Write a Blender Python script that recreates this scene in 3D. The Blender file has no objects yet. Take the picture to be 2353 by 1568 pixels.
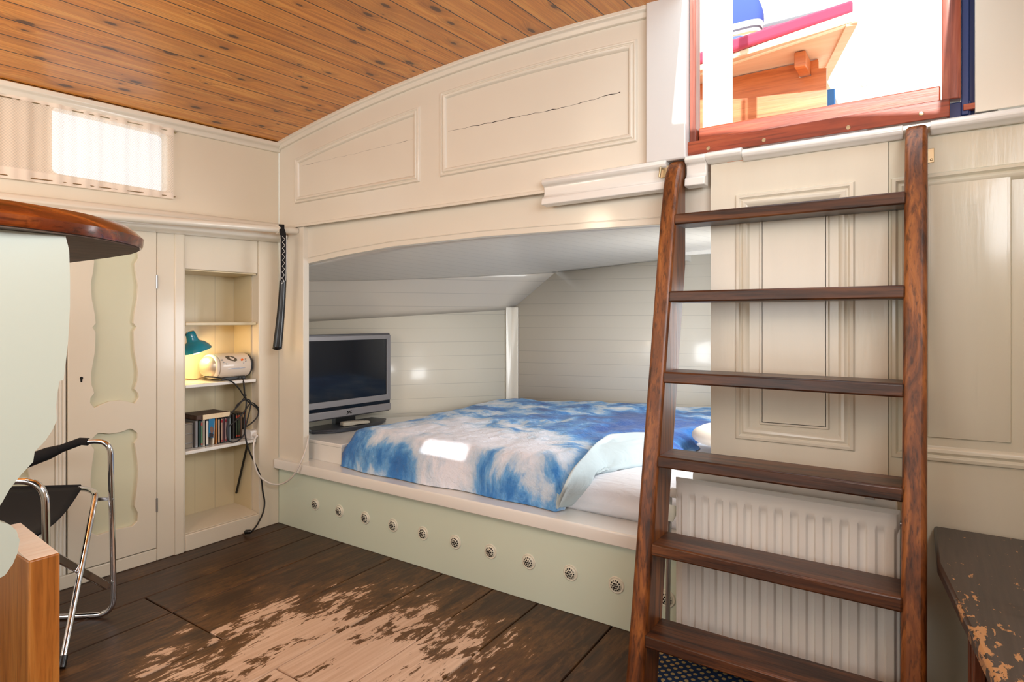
import bpy, bmesh, math, random
from mathutils import Vector, Matrix, noise
random.seed(7)
S = bpy.context.scene
COL = S.collection
PI = math.pi
# ------------------------------------------------------------------ camera frame
# X runs along the bulkhead, Y towards the stern, Z up; floor z=0; corner of the side wall and bulkhead at 0,0
FPX, CX, HY, YAW = 1410.0, 1176.5, 733.0, math.radians(34.6)
CS, CC = math.sin(YAW), math.cos(YAW)
CAM = (2.858, -1.972, 1.08)
def at(u, v, X=None, Y=None, Z=None):
    """world point on the plane X=, Y= or Z= that the photograph shows at pixel u, v"""
    a = (u - CX) / FPX
    d = (-CS + CC * a, CC + CS * a, (HY - v) / FPX)
    k, w = (0, X) if X is not None else ((1, Y) if Y is not None else (2, Z))
    t = (w - CAM[k]) / d[k]
    return Vector([CAM[i] + t * d[i] for i in range(3)])
cd = bpy.data.cameras.new('camera'); cam = bpy.data.objects.new('camera', cd); COL.objects.link(cam)
cam.location = CAM; cam.rotation_euler = (PI / 2, 0, YAW)
cd.sensor_width = 36; cd.lens = FPX / 2353 * 36; cd.shift_y = -(784 - HY) / 2353; cd.clip_start = .02
S.camera = cam
S.view_settings.view_transform = 'Standard'; S.view_settings.look = 'None'
S.view_settings.gamma = 1; S.view_settings.exposure = 0.22

# ------------------------------------------------------------------ mesh helpers
class MB:
    def __init__(s): s.bm = bmesh.new(); s.mi = 0
    def face(s, vs):
        try:
            f = s.bm.faces.new(vs); f.material_index = s.mi; return f
        except ValueError: return None
    def v(s, p): return s.bm.verts.new(p)
    def box(s, a, b):
        x0, y0, z0 = a; x1, y1, z1 = b
        q = [s.v(p) for p in ((x0,y0,z0),(x1,y0,z0),(x1,y1,z0),(x0,y1,z0),(x0,y0,z1),(x1,y0,z1),(x1,y1,z1),(x0,y1,z1))]
        for f in ((3,2,1,0),(4,5,6,7),(0,1,5,4),(1,2,6,5),(2,3,7,6),(3,0,4,7)): s.face([q[i] for i in f])
        return s
    def loft(s, rings, cap=True, closed=True):
        R = [[s.v(p) for p in r] for r in rings]
        n = len(R[0])
        for a, b in zip(R, R[1:]):
            for i in range(n if closed else n - 1):
                j = (i + 1) % n
                s.face([a[i], a[j], b[j], b[i]])
        if cap:
            s.face(R[0][::-1]); s.face(R[-1])
        return s
    def prism(s, pts, axis, lo, hi):
        mp = {'z': lambda p, h: (p[0], p[1], h), 'y': lambda p, h: (p[0], h, p[1]), 'x': lambda p, h: (h, p[0], p[1])}[axis]
        return s.loft([[mp(p, lo) for p in pts], [mp(p, hi) for p in pts]])
    def tube(s, pts, r, seg=10, closed=False):
        pts = [Vector(p) for p in pts]; n = len(pts)
        rr = r if isinstance(r, (list, tuple)) else [r] * n
        def tan(i):
            a = pts[i - 1] if (i > 0 or closed) else pts[i]
            b = pts[(i + 1) % n] if (i < n - 1 or closed) else pts[i]
            return (b - a).normalized()
        t0 = tan(0); up = Vector((0, 0, 1)) if abs(t0.z) < .9 else Vector((1, 0, 0))
        nrm = t0.cross(up).normalized(); rings = []
        for i in range(n):
            t = tan(i); nrm = (nrm - t * nrm.dot(t)).normalized(); bn = t.cross(nrm)
            rings.append([pts[i] + (nrm * math.cos(2*PI*k/seg) + bn * math.sin(2*PI*k/seg)) * rr[i] for k in range(seg)])
        if closed: rings.append(rings[0])
        return s.loft(rings, cap=not closed)
    def lathe(s, prof, org, axis=(0,0,1), seg=28, cap=True):
        ax = Vector(axis).normalized(); u = ax.orthogonal().normalized(); w = ax.cross(u); o = Vector(org)
        rings = [[o + ax * h + (u * math.cos(2*PI*k/seg) + w * math.sin(2*PI*k/seg)) * max(r, 1e-4) for k in range(seg)] for r, h in prof]
        return s.loft(rings, cap=cap)
    def grid(s, fn, nu, nv, skip=None):
        g = [[s.v(fn(i / nu, j / nv)) for j in range(nv + 1)] for i in range(nu + 1)]
        for i in range(nu):
            for j in range(nv):
                if skip and skip((i + .5) / nu, (j + .5) / nv): continue
                s.face([g[i][j], g[i+1][j], g[i+1][j+1], g[i][j+1]])
        return s
    def fill(s, outer, holes, mp, h):
        """flat face with holes at height h of mapping mp(u,v,h)"""
        edges = []
        for lp in [outer] + holes:
            vs = [s.v(mp(p[0], p[1], h)) for p in lp]
            edges += [s.bm.edges.new((vs[i], vs[(i+1) % len(vs)])) for i in range(len(vs))]
        r = bmesh.ops.triangle_fill(s.bm, use_beauty=True, use_dissolve=False, edges=edges)
        for e in r['geom']:
            if isinstance(e, bmesh.types.BMFace): e.material_index = s.mi
        return s
    def slab(s, outer, holes, mp, h0, h1):
        s.fill(outer, holes, mp, h1); s.fill(outer, holes, mp, h0)
        for lp in [outer] + holes: s.loft([[mp(p[0], p[1], h0) for p in lp], [mp(p[0], p[1], h1) for p in lp]], cap=False)
        bmesh.ops.remove_doubles(s.bm, verts=s.bm.verts, dist=1e-5)
        return s
    def molding(s, poly, prof, mp):
        rings = [[mp(p[0], p[1], h) for p in offset(poly, o)] for o, h in prof]
        return s.loft(rings, cap=False)
    def obj(s, name, mats, parent=None, bevel=0, bseg=2, smooth=40, subd=0, origin=None, solid=0, recalc=True):
        bm = s.bm
        if recalc: bmesh.ops.recalc_face_normals(bm, faces=bm.faces)
        off = WORLD.get(parent.name, Vector()) if parent else Vector(origin) if origin else Vector()
        if parent is None and origin is None and bm.verts:
            xs = [v.co for v in bm.verts]
            off = Vector([(min(c[i] for c in xs) + max(c[i] for c in xs)) / 2 for i in range(2)] + [min(c.z for c in xs)])
        for v in bm.verts: v.co -= off
        me = bpy.data.meshes.new(name); bm.to_mesh(me); bm.free()
        for m in (mats if isinstance(mats, (list, tuple)) else [mats]): me.materials.append(m)
        o = bpy.data.objects.new(name, me); COL.objects.link(o)
        if parent: o.parent = parent; WORLD[o.name] = off
        else: o.location = off; WORLD[o.name] = off
        if smooth:
            for p in me.polygons: p.use_smooth = True
            me.set_sharp_from_angle(angle=math.radians(smooth))
        if solid:
            md = o.modifiers.new('thickness', 'SOLIDIFY'); md.thickness = solid; md.offset = 0
        if bevel:
            md = o.modifiers.new('bevel', 'BEVEL'); md.width = bevel; md.segments = bseg; md.limit_method = 'ANGLE'; md.angle_limit = math.radians(35)
            md.harden_normals = False
        if subd:
            md = o.modifiers.new('subd', 'SUBSURF'); md.levels = md.render_levels = subd
        return o
WORLD = {}
def offset(poly, d):
    n = len(poly); A = sum(poly[i][0]*poly[(i+1)%n][1] - poly[(i+1)%n][0]*poly[i][1] for i in range(n))
    sg = 1 if A > 0 else -1; out = []
    for i in range(n):
        p, a, b = Vector(poly[i]), Vector(poly[i-1]), Vector(poly[(i+1)%n])
        e1 = (p - a).normalized(); e2 = (b - p).normalized()
        n1 = Vector((-e1.y, e1.x)) * sg; n2 = Vector((-e2.y, e2.x)) * sg
        m = n1 + n2; m = m / max(m.dot(n1), .2)
        out.append(tuple(p + m * d))
    return out
def spline(pts, n=8, closed=False):
    P = [Vector(p) for p in pts]; out = []; N = len(P)
    for i in range(N if closed else N - 1):
        p0 = P[i-1] if (i or closed) else P[0]; p1 = P[i]; p2 = P[(i+1) % N]; p3 = P[(i+2) % N] if (closed or i+2 < N) else P[-1]
        for k in range(n):
            t = k / n
            out.append(.5*((2*p1) + (p2-p0)*t + (2*p0-5*p1+4*p2-p3)*t*t + (3*p1-p0-3*p2+p3)*t**3))
    if not closed: out.append(P[-1])
    return out
def round_path(pts, r, n=6):
    P = [Vector(p) for p in pts]; out = [P[0]]
    for i in range(1, len(P)-1):
        a = (P[i-1]-P[i]); b = (P[i+1]-P[i]); d = min(r, a.length*.49, b.length*.49)
        p0 = P[i]+a.normalized()*d; p2 = P[i]+b.normalized()*d
        for k in range(n+1):
            t = k/n; out.append(p0*(1-t)**2 + P[i]*2*t*(1-t) + p2*t*t)
    return out + [P[-1]]
def rrect(x0, y0, x1, y1, r, n=5):
    out = []
    for cx, cy, a in ((x1-r,y0+r,-PI/2),(x1-r,y1-r,0),(x0+r,y1-r,PI/2),(x0+r,y0+r,PI)):
        out += [(cx+r*math.cos(a+PI/2*k/n), cy+r*math.sin(a+PI/2*k/n)) for k in range(n+1)]
    return out
def tag(o, label, cat, group=None):
    o['label'] = label; o['category'] = cat
    if group: o['group'] = group
    return o
def thing(name, label, cat, loc, group=None):
    o = bpy.data.objects.new(name, None); o.empty_display_size = .05; COL.objects.link(o); o.location = loc
    WORLD[o.name] = Vector(loc); return tag(o, label, cat, group)
def struct(o): o['kind'] = 'structure'; return o
fY = lambda y0: (lambda u, v, h: (u, y0 - h, v))      # plane facing the room on the bulkhead
fX = lambda x0: (lambda u, v, h: (x0 + h, u, v))      # plane facing the room on the side wall

# ------------------------------------------------------------------ materials
def lin(c): return tuple(((x/255)/12.92 if x/255 <= .04045 else ((x/255+.055)/1.055)**2.4) for x in c) + (1,)
class NT:
    def __init__(s, name):
        s.m = bpy.data.materials.new(name); s.m.use_nodes = True; s.t = s.m.node_tree
        s.b = s.t.nodes['Principled BSDF']; s.out = s.t.nodes['Material Output']
    def n(s, typ, **k):
        nd = s.t.nodes.new(typ)
        for a, v in k.items():
            if hasattr(nd, a) and not a.startswith('i_'): setattr(nd, a, v)
        return nd
    def set(s, sock, v):
        if hasattr(v, 'links') or isinstance(v, bpy.types.NodeSocket): s.t.links.new(v, sock)
        else: sock.default_value = v
    def math(s, op, a, b=0.0, c=None, clamp=False):
        nd = s.t.nodes.new('ShaderNodeMath'); nd.operation = op; nd.use_clamp = clamp
        s.set(nd.inputs[0], a); s.set(nd.inputs[1], b)
        if c is not None: s.set(nd.inputs[2], c)
        return nd.outputs[0]
    def coord(s, scale=(1,1,1), rot=(0,0,0), loc=(0,0,0), rnd=False, world=False):
        if world: src = s.t.nodes.new('ShaderNodeNewGeometry').outputs['Position']
        else: src = s.t.nodes.new('ShaderNodeTexCoord').outputs['Object']
        mp = s.t.nodes.new('ShaderNodeMapping'); s.t.links.new(src, mp.inputs[0])
        mp.inputs['Scale'].default_value = scale; mp.inputs['Rotation'].default_value = rot; mp.inputs['Location'].default_value = loc
        if rnd:
            oi = s.t.nodes.new('ShaderNodeObjectInfo'); va = s.t.nodes.new('ShaderNodeVectorMath'); va.operation = 'MULTIPLY_ADD'
            s.t.links.new(oi.outputs['Random'], va.inputs[0]); va.inputs[1].default_value = (17, 31, 23); s.t.links.new(mp.outputs[0], va.inputs[2])
            return va.outputs[0]
        return mp.outputs[0]
    def noise(s, vec, scale=5, detail=4, rough=.5, dist=0):
        nd = s.t.nodes.new('ShaderNodeTexNoise'); s.t.links.new(vec, nd.inputs['Vector'])
        nd.inputs['Scale'].default_value = scale; nd.inputs['Detail'].default_value = detail
        nd.inputs['Roughness'].default_value = rough; nd.inputs['Distortion'].default_value = dist
        return nd.outputs[0]
    def ramp(s, fac, stops, interp='LINEAR'):
        nd = s.t.nodes.new('ShaderNodeValToRGB'); nd.color_ramp.interpolation = interp; s.set(nd.inputs[0], fac)
        e = nd.color_ramp.elements
        while len(e) < len(stops): e.new(.5)
        for el, (p, c) in zip(e, stops): el.position = p; el.color = c if isinstance(c, tuple) else (c, c, c, 1)
        return nd.outputs[0]
    def mix(s, f, a, b, mode='MIX'):
        nd = s.t.nodes.new('ShaderNodeMix'); nd.data_type = 'RGBA'; nd.blend_type = mode
        s.set(nd.inputs[0], f); s.set(nd.inputs[6], a); s.set(nd.inputs[7], b)
        return nd.outputs[2]
    def sep(s, vec):
        nd = s.t.nodes.new('ShaderNodeSeparateXYZ'); s.t.links.new(vec, nd.inputs[0]); return nd.outputs
    def bump(s, h, st=.2, d=.01):
        nd = s.t.nodes.new('ShaderNodeBump'); s.set(nd.inputs['Height'], h); nd.inputs['Strength'].default_value = st
        nd.inputs['Distance'].default_value = d; s.t.links.new(nd.outputs[0], s.b.inputs['Normal'])
    def bs(s, **k):
        for a, v in k.items(): s.set(s.b.inputs[a.replace('_', ' ')], v)
        return s
def plain(name, col, rough=.5, metal=0, coat=0, **k):
    t = NT(name); t.bs(Base_Color=lin(col), Roughness=rough, Metallic=metal, Coat_Weight=coat, **k); return t.m
def paint(name, col, rough=.3, coat=.35, bump=.12, brush=(1,1,1), chips=None, dirt=.12, gap=None):
    """brushed oil paint; gap=(axis, pitch, offset) adds board seams"""
    t = NT(name); v = t.coord(brush, world=True)
    n1 = t.noise(v, 9, 5, .55); n2 = t.noise(v, 2.2, 3)
    c = lin(col); d = tuple(x * (1 - dirt) for x in c[:3]) + (1,)
    base = t.mix(n2, d, c)
    h = t.math('MULTIPLY', n1, .5)
    if gap:
        g = t.sep(t.coord(world=True))
        q = t.math('FRACT', t.math('DIVIDE', t.math('ADD', g[gap[0]], gap[2]), gap[1]))
        ln = t.math('LESS_THAN', q, gap[3] if len(gap) > 3 else .03)
        base = t.mix(t.math('MULTIPLY', ln, .35), base, tuple(x * .3 for x in c[:3]) + (1,))
        h = t.math('SUBTRACT', h, t.math('MULTIPLY', ln, .8))
    if chips:
        vv = t.coord((1,1,1), world=True)
        nz = t.noise(vv, 14, 6, .7)
        mk = t.math('GREATER_THAN', nz, chips[0])
        base = t.mix(mk, base, lin(chips[1]))
    t.bs(Base_Color=base, Roughness=rough, Coat_Weight=coat, Coat_Roughness=.12)
    t.bump(h, bump, .01); return t.m
def wood(name, dark, mid, light, axis=0, rough=.35, coat=.3, fine=1.0, contrast=1.0, pores=.5, bump=.15, rnd=True):
    t = NT(name); sc = [9 * fine] * 3; sc[axis] = .7 * fine
    v = t.coord(tuple(sc), rnd=rnd)
    w = t.noise(v, 2.2, 6, .6, 1.6)
    sc2 = [70 * fine] * 3; sc2[axis] = 3.5 * fine
    p = t.noise(t.coord(tuple(sc2), rnd=rnd), 2.0, 3, .6)
    lo = .5 - .22 / contrast; hi = .5 + .22 / contrast
    base = t.ramp(w, [(lo, lin(dark)), (.5, lin(mid)), (hi, lin(light))])
    pm = t.ramp(p, [(.52, 0.0), (.66, 1.0)])
    base = t.mix(t.math('MULTIPLY', pm, pores), base, tuple(x * .35 for x in lin(dark)[:3]) + (1,))
    t.bs(Base_Color=base, Roughness=rough, Coat_Weight=coat, Coat_Roughness=.2)
    t.bump(t.math('ADD', t.math('MULTIPLY', p, -.5), w), bump, .004); return t.m

M = {}
CREAM = (236, 228, 212)
M['cream'] = paint('cream_gloss_paint', CREAM, .28, .4, .12)
M['cream_v'] = paint('cream_brushed_paint', (230, 222, 203), .25, .5, .22, brush=(5, 5, .6))
M['cream_old'] = paint('cream_worn_paint', (232, 220, 198), .32, .35, .15, chips=(.745, (120, 66, 44)))
M['white'] = paint('white_gloss_paint', (240, 237, 230), .25, .4, .08, dirt=.05)
M['green'] = paint('pale_green_paint', (220, 232, 213), .38, .15, .05, dirt=.05)
M['green_inset'] = paint('sage_panel_paint', (215, 212, 182), .35, .3, .06, dirt=.06)
M['mint'] = paint('mint_white_paint', (190, 197, 183), .3, .3, .08, dirt=.04)
M['right'] = paint('ivory_brushed_paint', (222, 217, 196), .25, .45, .2, brush=(5, 5, .6))
M['hull'] = paint('white_boarding_paint', (228, 220, 203), .3, .4, .12, gap=(2, .0925, .0), dirt=.05)
M['hull_r'] = paint('white_boarding_stern_paint', (228, 220, 205), .3, .4, .12, gap=(2, .08, .02), dirt=.05)
M['alcove_ceiling'] = paint('grey_white_boarding_paint', (222, 216, 206), .32, .3, .1, gap=(0, .085, .0, .05), dirt=.05)
M['niche'] = paint('niche_cream_paint', (222, 206, 168), .4, .15, .12, dirt=.1)
M['brown_sliver'] = plain('dark_gap', (40, 28, 20), .8)
M['oak'] = wood('dark_oak_rung', (40, 22, 13), (78, 44, 24), (118, 70, 36), 0, .4, .1, 1.0, 1.1, .6)
M['oak_v'] = wood('dark_oak_stile', (54, 27, 12), (122, 68, 30), (168, 102, 46), 2, .38, .12, 1.0, 1.1, .6)
M['mahogany'] = wood('red_mahogany', (86, 30, 16), (150, 62, 34), (186, 92, 52), 0, .38, .25, .8, .9, .4)
M['mahogany_v'] = wood('red_mahogany_upright', (86, 34, 22), (150, 74, 52), (186, 112, 82), 2, .4, .2, .8, .9, .4)
M['counter'] = wood('varnished_counter_wood', (48, 18, 8), (112, 48, 18), (180, 96, 34), 1, .2, .6, .8, .8, .6)
M['counter_under'] = wood('counter_underside', (60, 44, 36), (92, 70, 58), (122, 98, 82), 1, .6, 0, .9, .9, .5)
M['beech'] = wood('oiled_beech', (140, 78, 26), (176, 106, 42), (200, 134, 62), 2, .4, .15, 1.4, .8, .35)
M['beech_end'] = wood('beech_end_grain', (244, 208, 178), (250, 222, 196), (252, 230, 208), 1, .55, 0, 2.2, .8, .1)
M['orange_wood'] = wood('orange_varnished_board', (176, 84, 34), (206, 112, 54), (222, 134, 76), 0, .4, .2, 1.0, .9, .2)
M['ply'] = wood('pale_plywood', (222, 170, 128), (232, 186, 146), (240, 200, 164), 0, .55, 0, .5, .8, .05)
M['ply_edge'] = wood('pale_wood_edging', (236, 210, 168), (242, 220, 182), (246, 228, 196), 0, .5, 0, .6, .8, .05)
M['bench_front'] = wood('brown_bench_wood', (66, 32, 14), (112, 58, 28), (138, 76, 38), 2, .4, .2, .9, .9, .4)
M['chrome'] = plain('chrome', (226, 228, 232), .09, 1)
M['steel'] = plain('brushed_steel', (190, 190, 192), .3, 1)
M['brass'] = plain('old_brass', (196, 182, 150), .3, 1)
M['black_fabric'] = plain('black_canvas', (17, 16, 19), .9)
M['black_plastic'] = plain('black_plastic', (18, 17, 17), .3, coat=.2)
M['black_cord'] = plain('black_cord', (22, 20, 20), .5)
M['screen'] = plain('dark_glass_screen', (20, 24, 33), .12, coat=.3)
M['silver'] = plain('silver_plastic', (150, 146, 147), .38, .35)
M['silver_dark'] = plain('dark_silver_plastic', (98, 96, 98), .38, .4)
M['tv_base'] = plain('graphite_plastic', (58, 60, 66), .3, .3)
M['remote'] = plain('beige_plastic', (178, 170, 152), .45)
M['teal'] = plain('teal_enamel', (0, 136, 164), .22, coat=.6)
M['white_plastic'] = plain('white_plastic', (232, 226, 218), .35, coat=.2)
M['white_cord'] = plain('white_cord', (226, 218, 208), .45)
M['sheet'] = NT('white_sheet'); t = M['sheet']; t.bs(Base_Color=lin((238, 240, 246)), Roughness=.85, Sheen_Weight=.2)
t.bump(t.noise(t.coord((4, 14, 6)), 2.5, 4, .5, .8), .3, .02); M['sheet'] = t.m
M['radiator'] = plain('radiator_enamel', (238, 235, 228), .3, coat=.3)
M['hole'] = plain('vent_hole_dark', (20, 18, 16), .9)
M['vent'] = plain('ivory_plastic', (226, 224, 206), .4)
M['blue_paint'] = paint('navy_blue_paint', (38, 62, 122), .4, .2, .15, dirt=.35)
M['red_cloth'] = plain('raspberry_cushion_cloth', (188, 62, 92), .9, Sheen_Weight=.3)
M['grey_cloth'] = plain('grey_piping', (120, 120, 124), .9)
M['blue_cloth'] = plain('blue_cloth', (88, 108, 190), .9)
M['rope'] = plain('white_rope', (240, 238, 232), .8)
M['pillow'] = plain('ivory_pillow', (228, 216, 200), .9, Sheen_Weight=.2)
M['flap'] = NT('pale_blue_duvet_lining'); t = M['flap']; t.bs(Base_Color=lin((200, 218, 224)), Roughness=.85, Sheen_Weight=.2)
t.bump(t.noise(t.coord((6, 6, 6)), 2.5, 4, .5, .8), .25, .02); M['flap'] = t.m

def m_ceiling():
    t = NT('pine_ceiling_boards'); g = t.sep(t.coord(world=True))
    W = .1045
    q = t.math('DIVIDE', t.math('ADD', g[0], .08), W); idx = t.math('FLOOR', q); fr = t.math('FRACT', q)
    wn = t.n('ShaderNodeTexWhiteNoise', noise_dimensions='1D'); t.set(wn.inputs['W'], idx); rnd = wn.outputs['Value']
    cb = t.n('ShaderNodeCombineXYZ'); t.set(cb.inputs[0], g[0]); t.set(cb.inputs[1], t.math('ADD', g[1], t.math('MULTIPLY', rnd, 37))); t.set(cb.inputs[2], t.math('MULTIPLY', rnd, 9))
    def mp(sc):
        m = t.n('ShaderNodeMapping'); t.t.links.new(cb.outputs[0], m.inputs[0]); m.inputs['Scale'].default_value = sc; return m.outputs[0]
    # knots
    vo = t.n('ShaderNodeTexVoronoi', voronoi_dimensions='2D', feature='F1'); t.set(vo.inputs['Vector'], mp((9.5, 3.8, 1))); vo.inputs['Scale'].default_value = 1.15
    vo.inputs['Randomness'].default_value = 1
    d = vo.outputs['Distance']; csep = t.sep(vo.outputs['Color'])
    size = t.math('ADD', t.math('MULTIPLY', csep[0], .17), .0)
    kn = t.math('SUBTRACT', 1.0, t.math('DIVIDE', d, t.math('MAXIMUM', size, .02)), clamp=True)
    core = t.ramp(kn, [(.0, 0.0), (.22, .25), (.36, 1.0)])
    halo = t.math('SUBTRACT', 1.0, t.math('DIVIDE', d, t.math('MULTIPLY', t.math('MAXIMUM', size, .02), 3.2)), clamp=True)
    # grain lines bent round the knots
    gx = t.math('ADD', t.math('MULTIPLY', g[0], 1), t.math('MULTIPLY', halo, .03))
    cb2 = t.n('ShaderNodeCombineXYZ'); t.set(cb2.inputs[0], gx); t.set(cb2.inputs[1], t.math('ADD', g[1], t.math('MULTIPLY', rnd, 37))); t.set(cb2.inputs[2], t.math('MULTIPLY', rnd, 9))
    m2 = t.n('ShaderNodeMapping'); t.t.links.new(cb2.outputs[0], m2.inputs[0]); m2.inputs['Scale'].default_value = (26, 1.0, 1)
    gr = t.noise(m2.outputs[0], 2.0, 5, .55, .6)
    m3 = t.n('ShaderNodeMapping'); t.t.links.new(cb2.outputs[0], m3.inputs[0]); m3.inputs['Scale'].default_value = (150, 2.4, 1)
    gf = t.noise(m3.outputs[0], 1.6, 2, .5)
    blot = t.noise(mp((5, 2.2, 1)), 1.6, 3, .5)
    base = t.ramp(gr, [(.3, lin((194, 116, 42))), (.5, lin((222, 143, 57))), (.7, lin((238, 170, 84)))])
    base = t.mix(t.math('MULTIPLY', t.ramp(gf, [(.5, 0.0), (.64, 1.0)]), .3), base, lin((132, 72, 30)))
    base = t.mix(t.math('MULTIPLY', t.ramp(blot, [(.5, 0.0), (.75, 1.0)]), .45), base, lin((134, 70, 26)))
    base = t.mix(t.math('MULTIPLY', t.math('SUBTRACT', rnd, .5), .5), base, lin((226, 158, 88)))
    base = t.mix(t.math('MULTIPLY', t.math('POWER', halo, 1.6), .55), base, lin((104, 52, 20)))
    base = t.mix(t.math('MULTIPLY', core, .85), base, lin((62, 30, 16)))
    gap = t.math('LESS_THAN', t.math('ABSOLUTE', t.math('SUBTRACT', fr, .5)), .478)
    base = t.mix(gap, lin((44, 22, 10)), base)
    t.bs(Base_Color=base, Roughness=.36, Coat_Weight=.3, Coat_Roughness=.25)
    t.bump(t.math('ADD', t.math('MULTIPLY', gap, .8), t.math('MULTIPLY', gr, .06)), .5, .004)
    return t.m
M['ceiling'] = m_ceiling()
def m_floor():
    t = NT('worn_stained_floorboards')
    g = t.sep(t.coord(world=True))
    at_ = t.n('ShaderNodeAttribute', attribute_name='plank'); rv = at_.outputs['Fac']
    cb = t.n('ShaderNodeCombineXYZ'); t.set(cb.inputs[0], g[0]); t.set(cb.inputs[1], t.math('ADD', g[1], t.math('MULTIPLY', rv, 13))); t.set(cb.inputs[2], t.math('MULTIPLY', rv, 5))
    def mp(sc):
        m = t.n('ShaderNodeMapping'); t.t.links.new(cb.outputs[0], m.inputs[0]); m.inputs['Scale'].default_value = sc; m.inputs['Rotation'].default_value = (0, 0, math.radians(-2.7)); return m.outputs[0]
    grain = t.noise(mp((40, 2, 1)), 1.6, 5, .6, .4)
    blot = t.noise(mp((5, 2.2, 1)), 1.5, 4, .6)
    wear1 = t.noise(mp((8, 3.4, 1)), 1.3, 8, .68, .4)
    wear2 = t.noise(mp((48, 11, 1)), 1.5, 5, .7, .3)
    # traffic: most wear along the middle of the cabin
    ex = t.math('POWER', t.math('DIVIDE', t.math('SUBTRACT', g[0], 1.32), .72), 2.0)
    ey = t.math('POWER', t.math('DIVIDE', t.math('ADD', g[1], .72), .62), 2.0)
    tr = t.math('POWER', 2.718, t.math('MULTIPLY', t.math('ADD', ex, ey), -1.0))
    sc = t.math('ADD', t.math('ADD', t.math('MULTIPLY', wear1, .62), t.math('MULTIPLY', wear2, .38)), t.math('MULTIPLY', t.math('SUBTRACT', tr, .5), .30))
    mask = t.ramp(sc, [(.562, 0.0), (.58, 1.0)])
    half = t.ramp(sc, [(.42, 0.0), (.58, 1.0)])
    dark = t.ramp(grain, [(.3, lin((42, 27, 17))), (.55, lin((70, 45, 26))), (.75, lin((94, 63, 37)))])
    dark = t.mix(t.math('MULTIPLY', t.ramp(blot, [(.45, 0.0), (.7, 1.0)]), .4), dark, lin((40, 30, 24)))
    midc = t.mix(t.math('MULTIPLY', half, .7), dark, lin((128, 88, 46)))
    bare = t.ramp(grain, [(.3, lin((204, 166, 136))), (.7, lin((226, 194, 166)))])
    base = t.mix(mask, midc, bare)
    t.bs(Base_Color=base, Roughness=t.ramp(mask, [(0, .42), (1, .55)]), Coat_Weight=.05, Coat_Roughness=.25, Specular_IOR_Level=.35)
    t.bump(t.math('ADD', t.math('MULTIPLY', grain, .4), t.math('MULTIPLY', mask, -.5)), .35, .003)
    return t.m
M['floor'] = m_floor()
def m_bench():
    t = NT('worn_brown_bench_paint'); g = t.sep(t.coord(world=True))
    n1 = t.noise(t.coord((16, 7, 7), world=True), 3.2, 6, .66, .4)
    edge = t.math('POWER', 2.718, t.math('MULTIPLY', t.math('ABSOLUTE', t.math('SUBTRACT', g[0], t.math('ADD', 2.86, t.math('MULTIPLY', g[1], -.085)))), -26.0))
    far = t.ramp(t.math('MULTIPLY', g[1], -1.0), [(.25, 0.0), (.8, 1.0)])
    sc = t.math('ADD', n1, t.math('ADD', t.math('MULTIPLY', t.math('MULTIPLY', edge, far), .17), t.math('MULTIPLY', far, .055)))
    mk = t.ramp(sc, [(.655, 0.0), (.67, 1.0)])
    gr = t.noise(t.coord((60, 3, 10), world=True), 2, 4)
    base = t.mix(mk, t.ramp(gr, [(.3, lin((48, 38, 31))), (.7, lin((66, 52, 42)))]), lin((186, 134, 82)))
    t.bs(Base_Color=base, Roughness=.42, Coat_Weight=.15); t.bump(t.math('SUBTRACT', gr, mk), .2, .003); return t.m
M['bench'] = m_bench()
def m_duvet():
    t = NT('cloud_print_duvet_cotton'); v = t.coord(world=True); g = t.sep(v)
    n1 = t.noise(t.coord((1.0, 1.25, .5), rot=(0, 0, .5), world=True), 4.0, 9, .62, .35)
    n2 = t.noise(t.coord((1, 1, 1), loc=(3, 1, 0), world=True), 1.7, 3, .5)
    def blob(cx, cy, rx, ry):
        a = t.math('POWER', t.math('DIVIDE', t.math('SUBTRACT', g[0], cx), rx), 2.0)
        b = t.math('POWER', t.math('DIVIDE', t.math('SUBTRACT', g[1], cy), ry), 2.0)
        return t.math('POWER', 2.718, t.math('MULTIPLY', t.math('ADD', a, b), -1.0))
    sc = t.math('ADD', n1, t.math('MULTIPLY', blob(.88, .2, .34, .3), .17))
    sc = t.math('ADD', sc, t.math('MULTIPLY', blob(1.36, .3, .22, .32), .15))
    sc = t.math('SUBTRACT', sc, t.math('MULTIPLY', blob(1.62, 1.02, .42, .5), .2))
    sc = t.math('SUBTRACT', sc, t.math('MULTIPLY', blob(.46, .1, .12, .3), .04))
    sc = t.math('SUBTRACT', sc, t.math('MULTIPLY', blob(1.15, .04, .6, .07), .08))
    base = t.ramp(sc, [(.30, lin((30, 84, 160))), (.43, lin((56, 130, 204))), (.49, lin((112, 174, 230))), (.545, lin((198, 218, 238))), (.64, lin((238, 241, 252)))])
    t.bs(Base_Color=base, Roughness=.85, Sheen_Weight=.2)
    t.bump(t.noise(t.coord((7, 11, 7), world=True), 3.5, 5, .6, 1.2), .6, .02); return t.m
M['duvet'] = m_duvet()
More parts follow.
